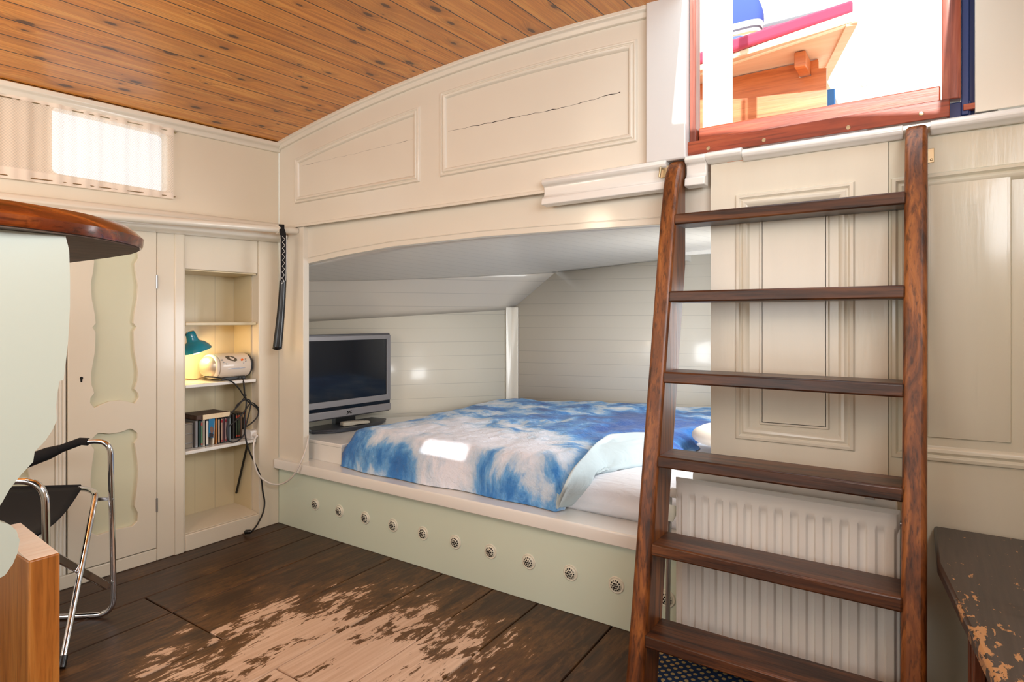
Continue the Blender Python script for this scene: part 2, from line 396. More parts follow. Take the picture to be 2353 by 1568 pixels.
def m_lace():
    t = NT('lace_net_curtain'); g = t.sep(t.coord(world=True))
    wy = t.math('SINE', t.math('MULTIPLY', g[1], 620.0)); wz = t.math('SINE', t.math('MULTIPLY', g[2], 560.0))
    pat = t.math('ADD', t.math('MULTIPLY', t.math('MULTIPLY', wy, wz), .5), .5)
    band = t.ramp(t.math('ABSOLUTE', t.math('SUBTRACT', g[2], 1.777)), [(.128, 0.0), (.133, 1.0)])
    open_ = t.math('MULTIPLY', t.math('SUBTRACT', 1.0, band), t.math('ADD', t.math('MULTIPLY', pat, .3), .22))
    open_ = t.math('ADD', open_, t.math('MULTIPLY', band, .08))
    tr = t.n('ShaderNodeBsdfTransparent'); tl = t.n('ShaderNodeBsdfTranslucent'); df = t.n('ShaderNodeBsdfDiffuse')
    tl.inputs[0].default_value = lin((240, 232, 214)); df.inputs[0].default_value = lin((250, 236, 220))
    m1 = t.n('ShaderNodeMixShader'); m1.inputs[0].default_value = .14; t.t.links.new(df.outputs[0], m1.inputs[1]); t.t.links.new(tl.outputs[0], m1.inputs[2])
    m2 = t.n('ShaderNodeMixShader'); t.set(m2.inputs[0], open_); t.t.links.new(m1.outputs[0], m2.inputs[1]); t.t.links.new(tr.outputs[0], m2.inputs[2])
    t.t.links.new(m2.outputs[0], t.out.inputs['Surface']); return t.m
M['lace'] = m_lace()
def m_glass():
    t = NT('window_glass'); tr = t.n('ShaderNodeBsdfTransparent'); gl = t.n('ShaderNodeBsdfGlossy'); gl.inputs['Roughness'].default_value = .02
    m = t.n('ShaderNodeMixShader'); m.inputs[0].default_value = .06
    t.t.links.new(tr.outputs[0], m.inputs[1]); t.t.links.new(gl.outputs[0], m.inputs[2]); t.t.links.new(m.outputs[0], t.out.inputs['Surface']); return t.m
M['glass'] = m_glass()
def m_carpet():
    t = NT('navy_dotted_carpet'); v = t.coord((1, 1, 1), world=True)
    vo = t.n('ShaderNodeTexVoronoi', voronoi_dimensions='2D'); m = t.n('ShaderNodeMapping'); t.t.links.new(v, m.inputs[0]); m.inputs['Scale'].default_value = (46, 46, 1); m.inputs['Rotation'].default_value = (0, 0, .7)
    t.t.links.new(m.outputs[0], vo.inputs['Vector']); vo.inputs['Scale'].default_value = 1; vo.inputs['Randomness'].default_value = .15
    dot = t.math('LESS_THAN', vo.outputs['Distance'], .3)
    n = t.noise(v, 400, 2)
    t.bs(Base_Color=t.mix(dot, t.mix(n, lin((12, 36, 70)), lin((26, 64, 112))), lin((196, 172, 120))), Roughness=.95)
    t.bump(t.math('ADD', n, dot), .6, .004); return t.m
M['carpet'] = m_carpet()
def m_stripe():
    t = NT('striped_cushion_cloth'); g = t.sep(t.coord())
    q = t.math('MULTIPLY', g[2], 3.3)
    c = t.ramp(q, [(0, lin((76, 98, 184))), (.13, lin((240, 236, 226))), (.18, lin((96, 92, 100))), (.21, lin((240, 226, 206))), (.25, lin((214, 150, 110))), (.28, lin((240, 236, 226))), (.32, lin((96, 92, 100))), (.35, lin((244, 240, 232))), (.43, lin((70, 92, 180)))], 'CONSTANT')
    t.bs(Base_Color=c, Roughness=.9); return t.m
M['stripe'] = m_stripe()
def m_emit(name, col, st):
    t = NT(name); t.bs(Base_Color=lin(col), Emission_Color=lin(col), Emission_Strength=st); return t.m
M['bulb'] = m_emit('lit_bulb', (255, 214, 160), 12)
M['boombox'] = plain('pearl_plastic', (226, 212, 196), .3, coat=.3)
M['grille'] = plain('champagne_grille', (190, 176, 156), .35, .5)
M['display'] = plain('smoked_display', (84, 74, 58), .2, coat=.5)
M['orange_knob'] = plain('orange_button', (235, 110, 30), .4)

# ------------------------------------------------------------------ SETTING
def zc(x, y): return 2.149 - .0592 * (x - 1.56) ** 2 + .036 * y          # cambered cabin roof
# floor boards, slightly skewed to the side wall
seam0 = [-.14, .09, .30, at(790,1247,Z=0).x, at(903,1282,Z=0).x, at(1019,1318,Z=0).x, at(1132,1355,Z=0).x, at(1236,1387,Z=0).x, at(1406,1440,Z=0).x, 2.2, 2.42, 2.65, 2.9, 3.15, 3.4]
SK = math.tan(math.radians(2.7))
fl = MB(); lay = fl.bm.faces.layers.float.new('plank')
def plank(xa, xb, y0, y1):
    g = .0025; n0 = len(fl.bm.faces)
    P = [(xa+g-SK*y0, y0+g), (xb-g-SK*y0, y0+g), (xb-g-SK*y1, y1-g), (xa+g-SK*y1, y1-g)]
    fl.prism(P, 'z', -.02, 0); fl.bm.faces.ensure_lookup_table(); r = random.random()
    for f in fl.bm.faces[n0:]: f[lay] = r
yj = at(400,1410,Z=0).y; yk = at(660,1550,Z=0).y
for i, (a, b) in enumerate(zip(seam0, seam0[1:])):
    cuts = [-3.05, .06]
    if i in (2, 3): cuts = [-3.05, yj, .06]
    if i == 5: cuts = [-3.05, yk, .06]
    if i in (1, 8): cuts = [-3.05, -1.7, .06]
    for y0, y1 in zip(cuts, cuts[1:]): plank(a, b, y0, y1)
fl.mi = 1; fl.box((-.8, -3.2, -.03), (3.5, 2.4, -.0195))
struct(fl.obj('floor', [M['floor'], M['brown_sliver']], bevel=.0025, bseg=1, origin=(0, 0, 0)))
# ceiling (openings: sliding hatch over the ladder, skylight aft of the viewer)
SUN = Vector((-.05, 1, -.55)).normalized()
pc = [at(945,1020,Z=.52), at(1062,1020,Z=.52), at(1050,1100,Z=.45), at(945,1090,Z=.45)]
def roofhit(p):
    k = (p.z - 2.05) / SUN.z; q = p - SUN * k; return q
hp = [roofhit(sum(pc, Vector()) / 4)]
HX0, HX1, HY0, HY1 = hp[0].x - .15, hp[0].x + .08, hp[0].y - .26, hp[0].y + .20
xs = sorted(set([-.06 + .08 * i for i in range(43)] + [2.19, 2.9, HX0, HX1])); ys = sorted(set([-3.1, -2, -1, .0, -.78, .05, HY0, HY1]))
cl = MB(); vg = {}
for x in xs:
    for y in ys: vg[x, y] = cl.v((x, y, zc(x, y)))
for x0, x1 in zip(xs, xs[1:]):
    for y0, y1 in zip(ys, ys[1:]):
        mx, my = (x0+x1)/2, (y0+y1)/2
        if 2.19 < mx < 2.9 and my > -.78: continue
        if HX0 < mx < HX1 and HY0 < my < HY1: continue
        cl.face([vg[x0,y0], vg[x1,y0], vg[x1,y1], vg[x0,y1]])
for p in [v for v in cl.bm.verts if not v.link_faces]: cl.bm.verts.remove(p)
o = cl.obj('ceiling', M['ceiling'], origin=(0, 0, 0)); struct(o)
md = o.modifiers.new('thickness', 'SOLIDIFY'); md.thickness = .03; md.offset = -1
for p in o.data.polygons:
    if p.normal.z > 0: p.flip()
# --- left wall: upper part with the window
wl = MB()
win = rrect(-1.012, 1.655, -.572, 1.915, .02)
up = [(-3.05, 1.50), (.0, 1.50)] + [(0, zc(0, 0) + .01), (-3.05, zc(0, -3.05) + .01)]
wl.slab(up, [win], fX(0), -.06, 0)
wl.box((-.06, -.619, 0), (0, -.492, 1.50)); wl.box((-.06, -.543, .0), (.006, -.5, 1.48))    # pier beside the bookcase
wl.box((-.06, -.117, 0), (0, .0, 1.50))                                                      # pier at the corner
wl.box((-.05, -.492, 1.312), (-.008, -.117, 1.50))                                           # board over the bookcase
wl.box((-.06, -.492, 0), (.002, -.117, .078))                                                # plinth of the bookcase
wl.box((-.06, -1.005, .0), (0, -.965, 1.5)); wl.box((-.06, -3.05, 0), (0, -1.35, 1.5))
wl.box((-.06, -1.36, 1.482), (0, -.61, 1.50))
wl.box((-.3, -.117, 0), (-.06, -.095, 1.5)); wl.box((-.3, -.52, 0), (-.06, -.495, 1.5))      # sides of the bookcase recess
struct(wl.obj('wall_left', M['cream_old'], bevel=.004, origin=(0, 0, 0)))
bb = MB(); bb.box((-.06, -1.355, 0), (.001, -.619, .055)); struct(bb.obj('baseboard_left', M['cream_old'], bevel=.004))
tr = MB()
def zl(y): return .028 * y     # the long mouldings rise towards the stern
for prof in ([(0, 1.585), (.05, 1.575), (.062, 1.555), (.05, 1.535), (.022, 1.53), (.0, 1.53)], [(0, 1.532), (.075, 1.528), (.085, 1.51), (.075, 1.49), (.03, 1.483), (0, 1.483)]):
    tr.loft([[(x, y, z + zl(y)) for x, z in prof] for y in (-3.05, -1.5, -.002)])
struct(tr.obj('trim_1', M['cream'], bevel=.006, origin=(0, 0, 0)))
tr = MB()
tr.loft([[(x, y, zc(0, y) - dz) for x, dz in ((0, 0), (.03, .0), (.03, .02), (.018, .028), (.012, .048), (0, .05))] for y in (-3.05, -1.5, 0)])
struct(tr.obj('trim_2', M['cream'], bevel=.003, origin=(0, 0, 0)))
w1 = struct(MB().loft([[(-.05 - d, p[0], p[1]) for p in rrect(-1.03, 1.64, -.555, 1.93, .02)] for d in (0, .006)]).obj('window_1', M['glass']))
# --- bulkhead
bk = MB()
arch = [(x / 20 * 2.075, zc(x / 20 * 2.075, 0) + .005) for x in range(21)]
bk.prism([(0, 1.556), (2.075, 1.558)] + arch[::-1], 'y', 0, .04)
bk.box((-.7, .0405, -.02), (-.001, .07, 2.0)); bk.box((0, 0, .34), (.204, .035, 1.556))           # stile beside the berth
fas = [(.17, 1.362), (.5, 1.392), (.807, 1.411), (1.31, 1.417), (1.72, 1.41), (2.06, 1.402), (2.3, 1.392)]
bk.prism(fas + [(2.3, 1.558), (.17, 1.558)], 'y', .03, .065)
lin_ = [(.204, 1.392), (.5, 1.418), (.807, 1.434), (1.31, 1.44), (1.72, 1.433), (2.06, 1.425), (2.268, 1.42)]
bk.loft([[(x, .03 - .003, z) for x, z in lin_], [(x, .03 - .003, z + .004) for x, z in lin_], [(x, .0305, z + .004) for x, z in lin_], [(x, .0305, z) for x, z in lin_]], cap=False, closed=False)
def arcpoly(x0, x1, zb, top):
    n = 16
    return [(x0, zb), (x1, zb + .004)] + [(x1 + (x0 - x1) * k / n, top(x1 + (x0 - x1) * k / n)) for k in range(n + 1)]
bead = [(0, 0), (.004, .009), (.010, .010), (.014, .003), (.020, .012), (.028, .009), (.034, 0), (.034, -.0005)]
bk.molding(arcpoly(.14, 1.012, 1.672, lambda x: zc(x, 0) - .125), bead, fY(0))
bk.molding(arcpoly(1.13, 2.02, 1.681, lambda x: zc(x, 0) - .098), bead, fY(0))
bk.box((2.0, .045, 1.5), (2.3, .07, 1.606))
bk.loft([[(x, -.012, z) for x, z in ((0.003, 1.55), (2.0, 1.552))], [(x, -.012, z) for x, z in ((0.003, 1.562), (2.0, 1.564))], [(x, .0, z) for x, z in ((0.003, 1.566), (2.0, 1.568))]], cap=False, closed=False)
# wall right of the companionway, above and below the shelf line
bk.prism([(2.942, 1.61), (3.3, 1.61), (3.3, zc(3.3, 0)), (2.942, zc(2.942, 0))], 'y', 0, .05)
struct(bk.obj('wall_bulkhead', M['cream'], bevel=.003, origin=(0, 0, 0)))
# cracks in the two bulkhead panels
ck_ = MB(); ck_r = random.Random(3)
for pts, rr in (([(1030, 302), (1090, 290), (1150, 277), (1199, 266), (1260, 255), (1320, 240), (1372, 226), (1436, 209)], .0011), ([(690, 383), (760, 366), (820, 352), (900, 332), (958, 318)], .0006)):
    q = []
    for (u0, v0), (u1, v1) in zip(pts, pts[1:]):
        for k in range(6):
            f = k / 6; q.append(at(u0 + (u1 - u0) * f, v0 + (v1 - v0) * f + ck_r.uniform(-1.2, 1.2), Y=.0002))
    ck_.tube(q, [rr * (.45 + 1.1 * ck_r.random() ** 3) for _ in q], 5)
struct(ck_.obj('trim_9', M['brown_sliver'], origin=(0, 0, 0)))
# cornice along the arch
tr = MB(); n = 24
tr.loft([[(2.066 * k / n, y, zc(2.066 * k / n, 0) - dz) for y, dz in ((0, .0), (-.026, .0), (-.026, .014), (-.016, .02), (-.012, .036), (0, .038))] for k in range(n + 1)])
struct(tr.obj('trim_3', M['cream'], bevel=.002, origin=(0, 0, 0)))
# casing post left of the companionway
M['post'] = paint('white_casing_paint', (222, 220, 217), .3, .3, .08, dirt=.05)
pl = MB(); pl.prism([(2.062, 1.597), (2.198, 1.597), (2.198, 2.25), (2.062, 2.14)], 'y', -.034, .06)
struct(pl.obj('trim_4', M['post'], bevel=.006))
# ledge with drip moulding under the companionway
led = MB()
lprof = [(0, 1.604), (-.02, 1.606), (-.034, 1.600), (-.040, 1.590), (-.034, 1.580), (-.02, 1.575), (-.018, 1.548), (-.022, 1.538), (-.036, 1.53), (-.04, 1.505), (0, 1.502)]
rprof = lprof[:6] + [(-.012, 1.57), (0, 1.57)]
led.loft([[(x, y, z - (1.62 - min(x, 2.0)) * -.012 * 0 + (.006 * (x - 2.2))) for y, z in lprof] for x in (1.655, 2.133)])
led.loft([[(x, y, z + (.006 * (x - 2.2))) for y, z in lprof] for x in (2.195, 2.26)])
led.loft([[(x, y, z + .002) for y, z in rprof] for x in (2.26, 2.36, 2.37)])
led.loft([[(x, y * .8, z - .004) for y, z in rprof] for x in (2.37, 2.787)])
led.loft([[(x, y * .8, z - .004) for y, z in rprof] for x in (2.847, 3.3)])
struct(led.obj('trim_5', M['white'], bevel=.003, origin=(0, 0, 0)))
# panelled wall right of the sliding door
rw = MB()
rw.box((2.752, 0.004, 0), (3.3, .05, 1.575)); rw.box((2.70, .03, 0), (3.3, .05, 1.6))
rb = [(0, .0), (.004, .009), (.012, .011), (.018, .004), (.026, .010), (.034, .007), (.042, 0), (.042, -.0005)]
rw.molding([(2.757, .7), (3.3, .708), (3.3, 1.474), (2.757, 1.466)], rb, fY(.004))
rw.molding([(2.84, .765), (3.015, .768), (3.015, 1.443), (2.84, 1.443)], [(0, 0), (.002, .006), (.008, .007), (.07, .0075)], fY(.004))
rw.prism([(2.847, .772), (3.008, .775), (3.008, 1.436), (2.847, 1.436)], 'y', -.003, .01)
struct(rw.obj('wall_panelled', M['right'], bevel=.003, origin=(0, 0, 0)))
# side and rear walls behind the viewer
wr = MB(); wr.prism([(-3.05, 0), (.05, 0), (.05, 2.05), (-3.05, 1.95)], 'x', 3.3, 3.35)
struct(wr.obj('wall_right', M['cream'], origin=(0, 0, 0)))
wb = MB(); wb.box((-.06, -3.1, 0), (3.35, -3.05, 2.1))
struct(wb.obj('wall_rear', M['cream'], origin=(0, 0, 0)))
# --- berth alcove shell
HB = Vector((.46, 1.5)); HA = Vector((-.359, .45)); HR = Vector((2.5, 2.083)); HAe = HA - (HB - HA) * .25
def strip(mb, a, b, z0a, z1a, z0b, z1b): mb.face([mb.v((a.x, a.y, z0a)), mb.v((b.x, b.y, z0b)), mb.v((b.x, b.y, z1b)), mb.v((a.x, a.y, z1a))])
def thick(mb, name, mat, n, d=.03):
    o = mb.obj(name, mat, origin=(0, 0, 0), recalc=False); md = o.modifiers.new('thickness', 'SOLIDIFY'); md.thickness = d; md.offset = n; return struct(o)
a = MB(); strip(a, HAe, HB, -.02, 1.24, -.02, 1.343); thick(a, 'wall_hull', M['hull'], -1)
a = MB(); strip(a, HB, HR, -.02, 1.55, -.02, 1.68); thick(a, 'wall_stern', M['hull_r'], -1)
pst = MB(); d1 = (HB - HA).normalized(); d2 = (HR - HB).normalized(); n1 = Vector((d1.y, -d1.x)); n2 = Vector((d2.y, -d2.x))
q = [HB - d1*.045, HB - d1*.045 + n1*.014, HB + (n1+n2).normalized()*.014, HB + d2*.05 + n2*.014, HB + d2*.05]
pst.prism([tuple(p) for p in q], 'z', .3, 1.16); struct(pst.obj('trim_6', M['cream'], bevel=.003))
AL, AR = Vector((-.229, .352, 1.335)), Vector((.756, 1.584, 1.39))
def zfas(x):
    for (x0, z0), (x1, z1) in zip(fas, fas[1:]):
        if x <= x1: return z0 + (z1 - z0) * (x - x0) / (x1 - x0)
    return fas[-1][1]
def ybk(x): return max(.12, AL.y + (x - AL.x) * 1.2508) if x < AR.x else AR.y + (x - AR.x) * .286
def zal(x, y): return zfas(x) + y / 1.7 * (-.02 + .0785 * (x - .756))
def fc(u, v):
    x = -.5 + u * 2.9; y = .062 + v * (ybk(x) - .062) if True else 0
    return (x, y, zal(x, y))
a = MB(); a.grid(fc, 58, 20, skip=lambda u, v: 1.6 < -.5 + u * 2.9 < 2.05 and v > .8)
o = thick(a, 'ceiling_berth', M['alcove_ceiling'], 1, .025)
sp = MB()
sp.grid(lambda u, v: tuple((AL.lerp(AR, u*1.3 - .3)).lerp(Vector((*(HA.lerp(HB, u*1.3 - .3)), 1.061 + .082 * (u*1.3 - .3))), v)), 10, 6)
thick(sp, 'ceiling_side_slope', paint('slope_boarding_paint', (218, 207, 192), .3, .3, .1, gap=(2, .085, .03, .03), dirt=.05), 1)
ew = MB(); ew.box((2.36, .07, -.02), (2.4, 2.1, 1.6)); struct(ew.obj('wall_berth_end', M['hull_r']))
hc = MB()      # little deck hatch over the berth
hc.box((1.58, 1.45, 1.44), (1.6, 1.98, 1.66)); hc.box((2.05, 1.45, 1.44), (2.07, 1.98, 1.66)); hc.box((1.58, 1.43, 1.44), (2.07, 1.45, 1.66)); hc.box((1.58, 1.96, 1.44), (2.07, 1.98, 1.66))
struct(hc.obj('trim_7', M['white']))

# ------------------------------------------------------------------ BERTH
berth = thing('berth_base', 'long built-in berth base with pale green front and round air vents below the bed', 'bed base', (1.1, .02, 0))
p = MB().box((-.03, 0, 0), (2.262, .03, .298)).obj('front_panel', M['green'], berth, bevel=.002); p['label'] = 'pale green painted front board'
lp = MB(); lp.prism([(-.032, .297), (-.034, .340), (-.030, .347), (.13, .347), (.13, .297)], 'x', .003, 2.262)
lp.obj('ledge_board', M['white'], berth, bevel=.003)
MB().prism([(.0, .131), (2.3, .131), (2.3, 1.98), (.46, 1.46), (.0, .88)], 'z', .30, .347).obj('bed_deck', M['white'], berth)
sp_ = thing('side_locker', 'white boxed platform under the television at the left of the bed', 'locker', (.1, .5, .3475))
b = MB(); b.box((.0, .076, .3475), (.405, .094, .43)); b.obj('riser_board', M['white'], sp_)
b = MB(); b.prism([(-.30, .0745), (.407, .0745), (.407, 1.36), (-.30, .47)], 'z', .43, .448); b.obj('top_board', M['white'], sp_, bevel=.004)
b = MB(); b.box((.385, .095, .3475), (.405, 1.3, .43)); b.obj('end_board', M['white'], sp_)
def vent_mesh():
    b = MB()
    b.lathe([(.030, 0), (.030, .002), (.0275, .004), (.025, .0025), (.0225, .0025), (.0205, .0060), (.012, .0105), (0, .0115)], (0, 0, 0), (0, -1, 0), 32, cap=False)
    b.mi = 1
    for k in range(19):
        if k == 0: r, a = 0, 0
        elif k < 7: r, a = .0083, k * PI / 3
        else: r, a = .0158, k * PI / 6
        x, z = r * math.cos(a), r * math.sin(a); h = .0115 - (r / .0205) ** 2 * .0062 + (.0012 if 0 < r < .01 else .0008)
        b.lathe([(.0031, -.003), (.0031, .0006)], (x, -h, z), (0, -1, 0), 10)
    return b
v0 = vent_mesh().obj('air_vent', [M['vent'], M['hole']], smooth=50, origin=(0, 0, 0))
for i in range(11):
    o = v0 if i == 0 else v0.copy()
    if i: COL.objects.link(o)
    o.parent = berth; o.location = Vector((.301 + .1822 * i, 0.0, .1495)) - Vector(berth.location)
mt = MB()
mpoly = [(.50, .105), (2.28, .105), (2.28, 1.90), (.60, 1.44), (.47, 1.30)]
rings = []
for z, o_ in ((.348, .0), (.36, -.012), (.40, -.018), (.44, -.012), (.462, .01), (.47, .05)):
    rings.append([(x, y, z + (.004 * math.sin(x * 23 + y * 11) if z > .46 else 0)) for x, y in offset(mpoly, o_)])
mt.loft(rings)
tag(mt.obj('mattress', M['sheet'], smooth=60), 'mattress in a white fitted sheet showing below the turned back duvet corner', 'mattress')
# duvet: closed, padded shell
def sst(a, b, x):
    t = min(max((x - a) / (b - a), 0), 1); return t * t * (3 - 2 * t)
def xr(y): return 1.66 + .46 * min(y, .45) + .09 * sst(.42, .55, y) - .05 * sst(.68, .78, y) + .36 * sst(.98, 1.12, y)
def yfr(x): return .035 + .010 * math.sin(x * 6) + .006 * math.sin(x * 17)
def ybd(x): return (1.435 + (x - .46) * .27 if x > .46 else 1.435 + (x - .46) * 1.2)
def dxl(v): return .43 + .045 * math.sin(v * 5) - .02 * v
MATP = [(.475, .10), (2.285, .10)]
def dtop(x, y, xl):
    d = min((x - xl), (y - yfr(x)), (min(xr(y), 2.5) - x) * 1.1)
    k = min(max(d / .17, 0), 1); hgt = math.sqrt(max(0, 1 - (1 - k) ** 2))
    n = noise.noise(Vector((x * 3.2, y * 3.2, 0))) * .016 + noise.noise(Vector((x * 9 + y * 3, y * 7, 3))) * .009
    n += (1 - abs(noise.noise(Vector((x * 11 - y * 5, y * 8 + x * 4, 7))) * 2)) * .007 + noise.noise(Vector((x * 27, y * 23, 2))) * .002
    zb = .352 + .124 * sst(.09, .13, y)
    return zb + (.540 - zb - .015 * max(0, (x - 1.4))) * hgt + n * hgt * (.35 + .65 * k), k
def duv(u, v):
    xl = dxl(v); yy = .035 + v * 1.4
    x = xl + u * (min(xr(yy), 2.24) - xl)
    y0 = yfr(x); y = y0 + v * (ybd(x) - y0)
    z, k = dtop(x, y, xl)
    bul = (1 - k) * k * .13
    if x - xl < .17 and x - xl <= y - y0: x -= bul
    elif y - y0 < .17: y -= bul * .6
    return (x, y, z)
def duvb(u, v):
    x, y, z = duv(u, v); xl = dxl(v)
    zb = .353 + .125 * sst(.070, .082, y)
    if x < .47 : zb = max(zb, .455) if x < .412 else zb
    return (x, y, min(z - .001, max(zb, z - .09)))
dv = MB(); NU, NV = 130, 110
T = [[dv.v(duv(i/NU, j/NV)) for j in range(NV+1)] for i in range(NU+1)]
B = [[dv.v(duvb(i/NU, j/NV)) for j in range(NV+1)] for i in range(NU+1)]
for i in range(NU):
    for j in range(NV):
        dv.face([T[i][j], T[i+1][j], T[i+1][j+1], T[i][j+1]]); dv.face([B[i][j], B[i][j+1], B[i+1][j+1], B[i+1][j]])
rim = [(i, 0) for i in range(NU)] + [(NU, j) for j in range(NV)] + [(i, NV) for i in range(NU, 0, -1)] + [(0, j) for j in range(NV, 0, -1)]
for (i, j), (k, l) in zip(rim, rim[1:] + rim[:1]): dv.face([T[i][j], B[i][j], B[k][l], T[k][l]])
duvet = dv.obj('duvet', M['duvet'], smooth=80, recalc=True)
tag(duvet, 'puffy double duvet printed with blue sky and white clouds on the berth', 'duvet')
# turned back corner
F1, F2 = Vector((1.672, .045, .358)), Vector((1.90, .50, .50))
T1, T2 = Vector((1.665, .505, .56)), Vector((1.80, .64, .565))
def flap(u, v):
    e0 = F1.lerp(F2, v) + Vector((.012, -.012, 0)) * math.sin(PI * v) + Vector((0, 0, -.03)) * math.sin(PI * v)
    fr = [F1, at(1299, 1120, Z=.50), at(1330, 1062, Z=.55), T1, T2]
    sp_ = spline(fr, 10); i = v * (len(sp_) - 1); a = int(i); b = min(a + 1, len(sp_) - 1); e1 = sp_[a].lerp(sp_[b], i - a)
    p = e0.lerp(e1, u)
    top = (0, 0, dtop(p.x, p.y, .4)[0])
    z = max(p.z + .03 * math.sin(PI * u) * math.sin(PI * min(v * 1.4, 1)), top[2] + .012 * min(1, u * 8) * min(1, v * 10))
    z += .006 * noise.noise(Vector((p.x * 9, p.y * 9, 5)))
    return (p.x, p.y, z)
def duv_inv(x, y): return x, y
fp = MB(); fp.grid(flap, 30, 40)
f = fp.obj('turned_back_corner', M['flap'], duvet, smooth=80); f['label'] = 'pale blue lining of the folded duvet corner'
md = f.modifiers.new('thickness', 'SOLIDIFY'); md.thickness = .012; md.offset = 0
pw = MB()
def pil(u, v):
    th = u * 2 * PI; ph = (v - .5) * PI
    sx = lambda a, e: math.copysign(abs(a) ** e, a)
    return (2.14 + .2 * sx(math.cos(ph), .6) * sx(math.cos(th), .55), .86 + .13 * sx(math.cos(ph), .6) * sx(math.sin(th), .55), .555 + .05 * sx(math.sin(ph), .9))
pw.grid(pil, 40, 20)
tag(pw.obj('pillow', M['pillow'], smooth=80), 'ivory pillow at the bed end half hidden by ladder and door', 'pillow')

# ------------------------------------------------------------------ TELEVISION (faces across the berth)
TD = Vector((.062, .998, 0)).normalized(); TN = Vector((TD.y, -TD.x, 0))
far = at(897, 766, Z=.99); far = Vector((.044, .763, 0)); TW = .655
def tv(a, d, z): q = far - TD * a + TN * d; return (q.x, q.y, z)
tele = thing('television', 'silver flat television with a dark screen on the platform beside the duvet', 'television', (0.06, .45, .449))
zt, zb_ = .992, .505
b = MB(); b.loft([[tv(a, d, z) for a, z in rrect(i, zb_ + i, TW - i, zt - i, .012)] for d, i in ((-.07, .03), (-.04, .006), (-.004, 0), (0, .004))])
b.obj('casing', M['silver_dark'], tele, bevel=.002)
b = MB(); so = rrect(.006, .505 + .0, TW - .006, zt - .014, .006); si = [(.034, .61), (TW - .034, .61), (TW - .034, .955), (.034, .955)]
so = [(.004, .607 - .0), (TW - .004, .607), (TW - .004, zt - .012), (.004, zt - .012)]
so = [(.004, .575), (TW - .004, .575), (TW - .004, zt - .012), (.004, zt - .012)]
b.slab(so, [si], lambda u, v, h: tv(u, h, v), .0, .008); b.obj('bezel', M['silver'], tele, bevel=.002)
b = MB(); b.prism(si, 'y', 0, 1); b = MB(); b.loft([[tv(u, d, v) for u, v in si] for d in (-.002, .0015)]); b.obj('screen', M['screen'], tele)
b = MB(); b.loft([[tv(u, d, v) for u, v in ((.008, .553), (TW-.008, .553), (TW-.008, .577), (.008, .577))] for d in (-.004, .003)]); b.obj('speaker_slot', M['screen'], tele)
b = MB(); b.loft([[tv(u, d - .02 * 0, v) for u, v in ((.004, .555), (TW-.004, .555), (TW-.004, .512), (.004, .512))] for d in (.0, .012)]); b.obj('lower_trim', M['silver'], tele, bevel=.004)
cu = bpy.data.curves.new('logo', 'FONT'); cu.body = 'JVC'; cu.size = .024; cu.extrude = .0006; cu.align_x = 'CENTER'; cu.align_y = 'CENTER'; cu.space_character = .92; cu.offset = .0006
to = bpy.data.objects.new('tmp_text', cu); COL.objects.link(to); bpy.context.view_layer.update()
me = bpy.data.meshes.new_from_object(to.evaluated_get(bpy.context.evaluated_depsgraph_get())); bpy.data.objects.remove(to)
lg = bpy.data.objects.new('logo', me); COL.objects.link(lg); me.materials.clear(); me.materials.append(M['black_plastic'])
lg.parent = tele
xa = TD; ya = Vector((0, 0, 1)); za = xa.cross(ya)
lc = Vector(tv(.32, .0132, .5335)) - Vector(tele.location)
lg.matrix_local = Matrix(((xa.x, ya.x, za.x, lc.x), (xa.y, ya.y, za.y, lc.y), (xa.z, ya.z, za.z, lc.z), (0, 0, 0, 1)))
b = MB(); b.loft([[tv(a, d, z) for a, d in ((.26, -.045), (.40, -.045), (.40, -.01), (.26, -.01))] for z in (.46, .52)]); b.obj('neck', M['black_plastic'], tele)
b = MB(); bp = [tuple(at(875, 970, Z=.449)[:2]), tuple(at(857, 957, Z=.452)[:2])]
base2 = [(.135, .03), (.52, .03)]
bo = [(.10, -.06), (.07, .045), (.15, .10), (.38, .145), (.50, .13), (.60, .05), (.56, -.06)]
b.loft([[tv(a * .98 + .006, d, .4495) for a, d in bo], [tv(a * .98 + .006, d, .457) for a, d in bo], [tv(a, d, .463) for a, d in bo], [tv(a, d, .470) for a, d in bo]])
b.obj('stand_base', M['tv_base'], tele, bevel=.003)
rm = MB(); c0 = Vector(tv(.335, .085, .4715)); rdx = (TD * .985 + TN * .18).normalized(); rdy = Vector((-rdx.y, rdx.x, 0))
def rmp(a, w, z): q = c0 + rdx * a + rdy * w; return (q.x, q.y, .4715 + z)
rm.loft([[rmp(a, -h, z0), rmp(a, h, z0), rmp(a, h, z1), rmp(a, h * .7, z1 + .003), rmp(a, -h * .7, z1 + .003), rmp(a, -h, z1)] for a, h, z0, z1 in ((-.085, .018, .004, .014), (-.08, .022, .0, .02), (-.03, .0235, .0, .02), (.02, .021, .003, .017), (.07, .0235, .001, .015), (.085, .02, .004, .011))])
rem = rm.obj('remote_control', M['remote'], bevel=.002); tag(rem, 'beige remote control lying on the television stand', 'remote control')
for i, a in enumerate((-.06, -.045, -.03, -.012, .004, .02, .036, .052, .066)):
    for w in (-.012, 0, .012):
        kb = MB(); kb.lathe([(.0042, 0), (.0036, .0022)], rmp(a, w, .0185 - .03 * max(0, a)), seg=10); kb.obj('key', M['silver'] if (i + int(w * 1000)) % 5 else M['teal'], rem, smooth=40)

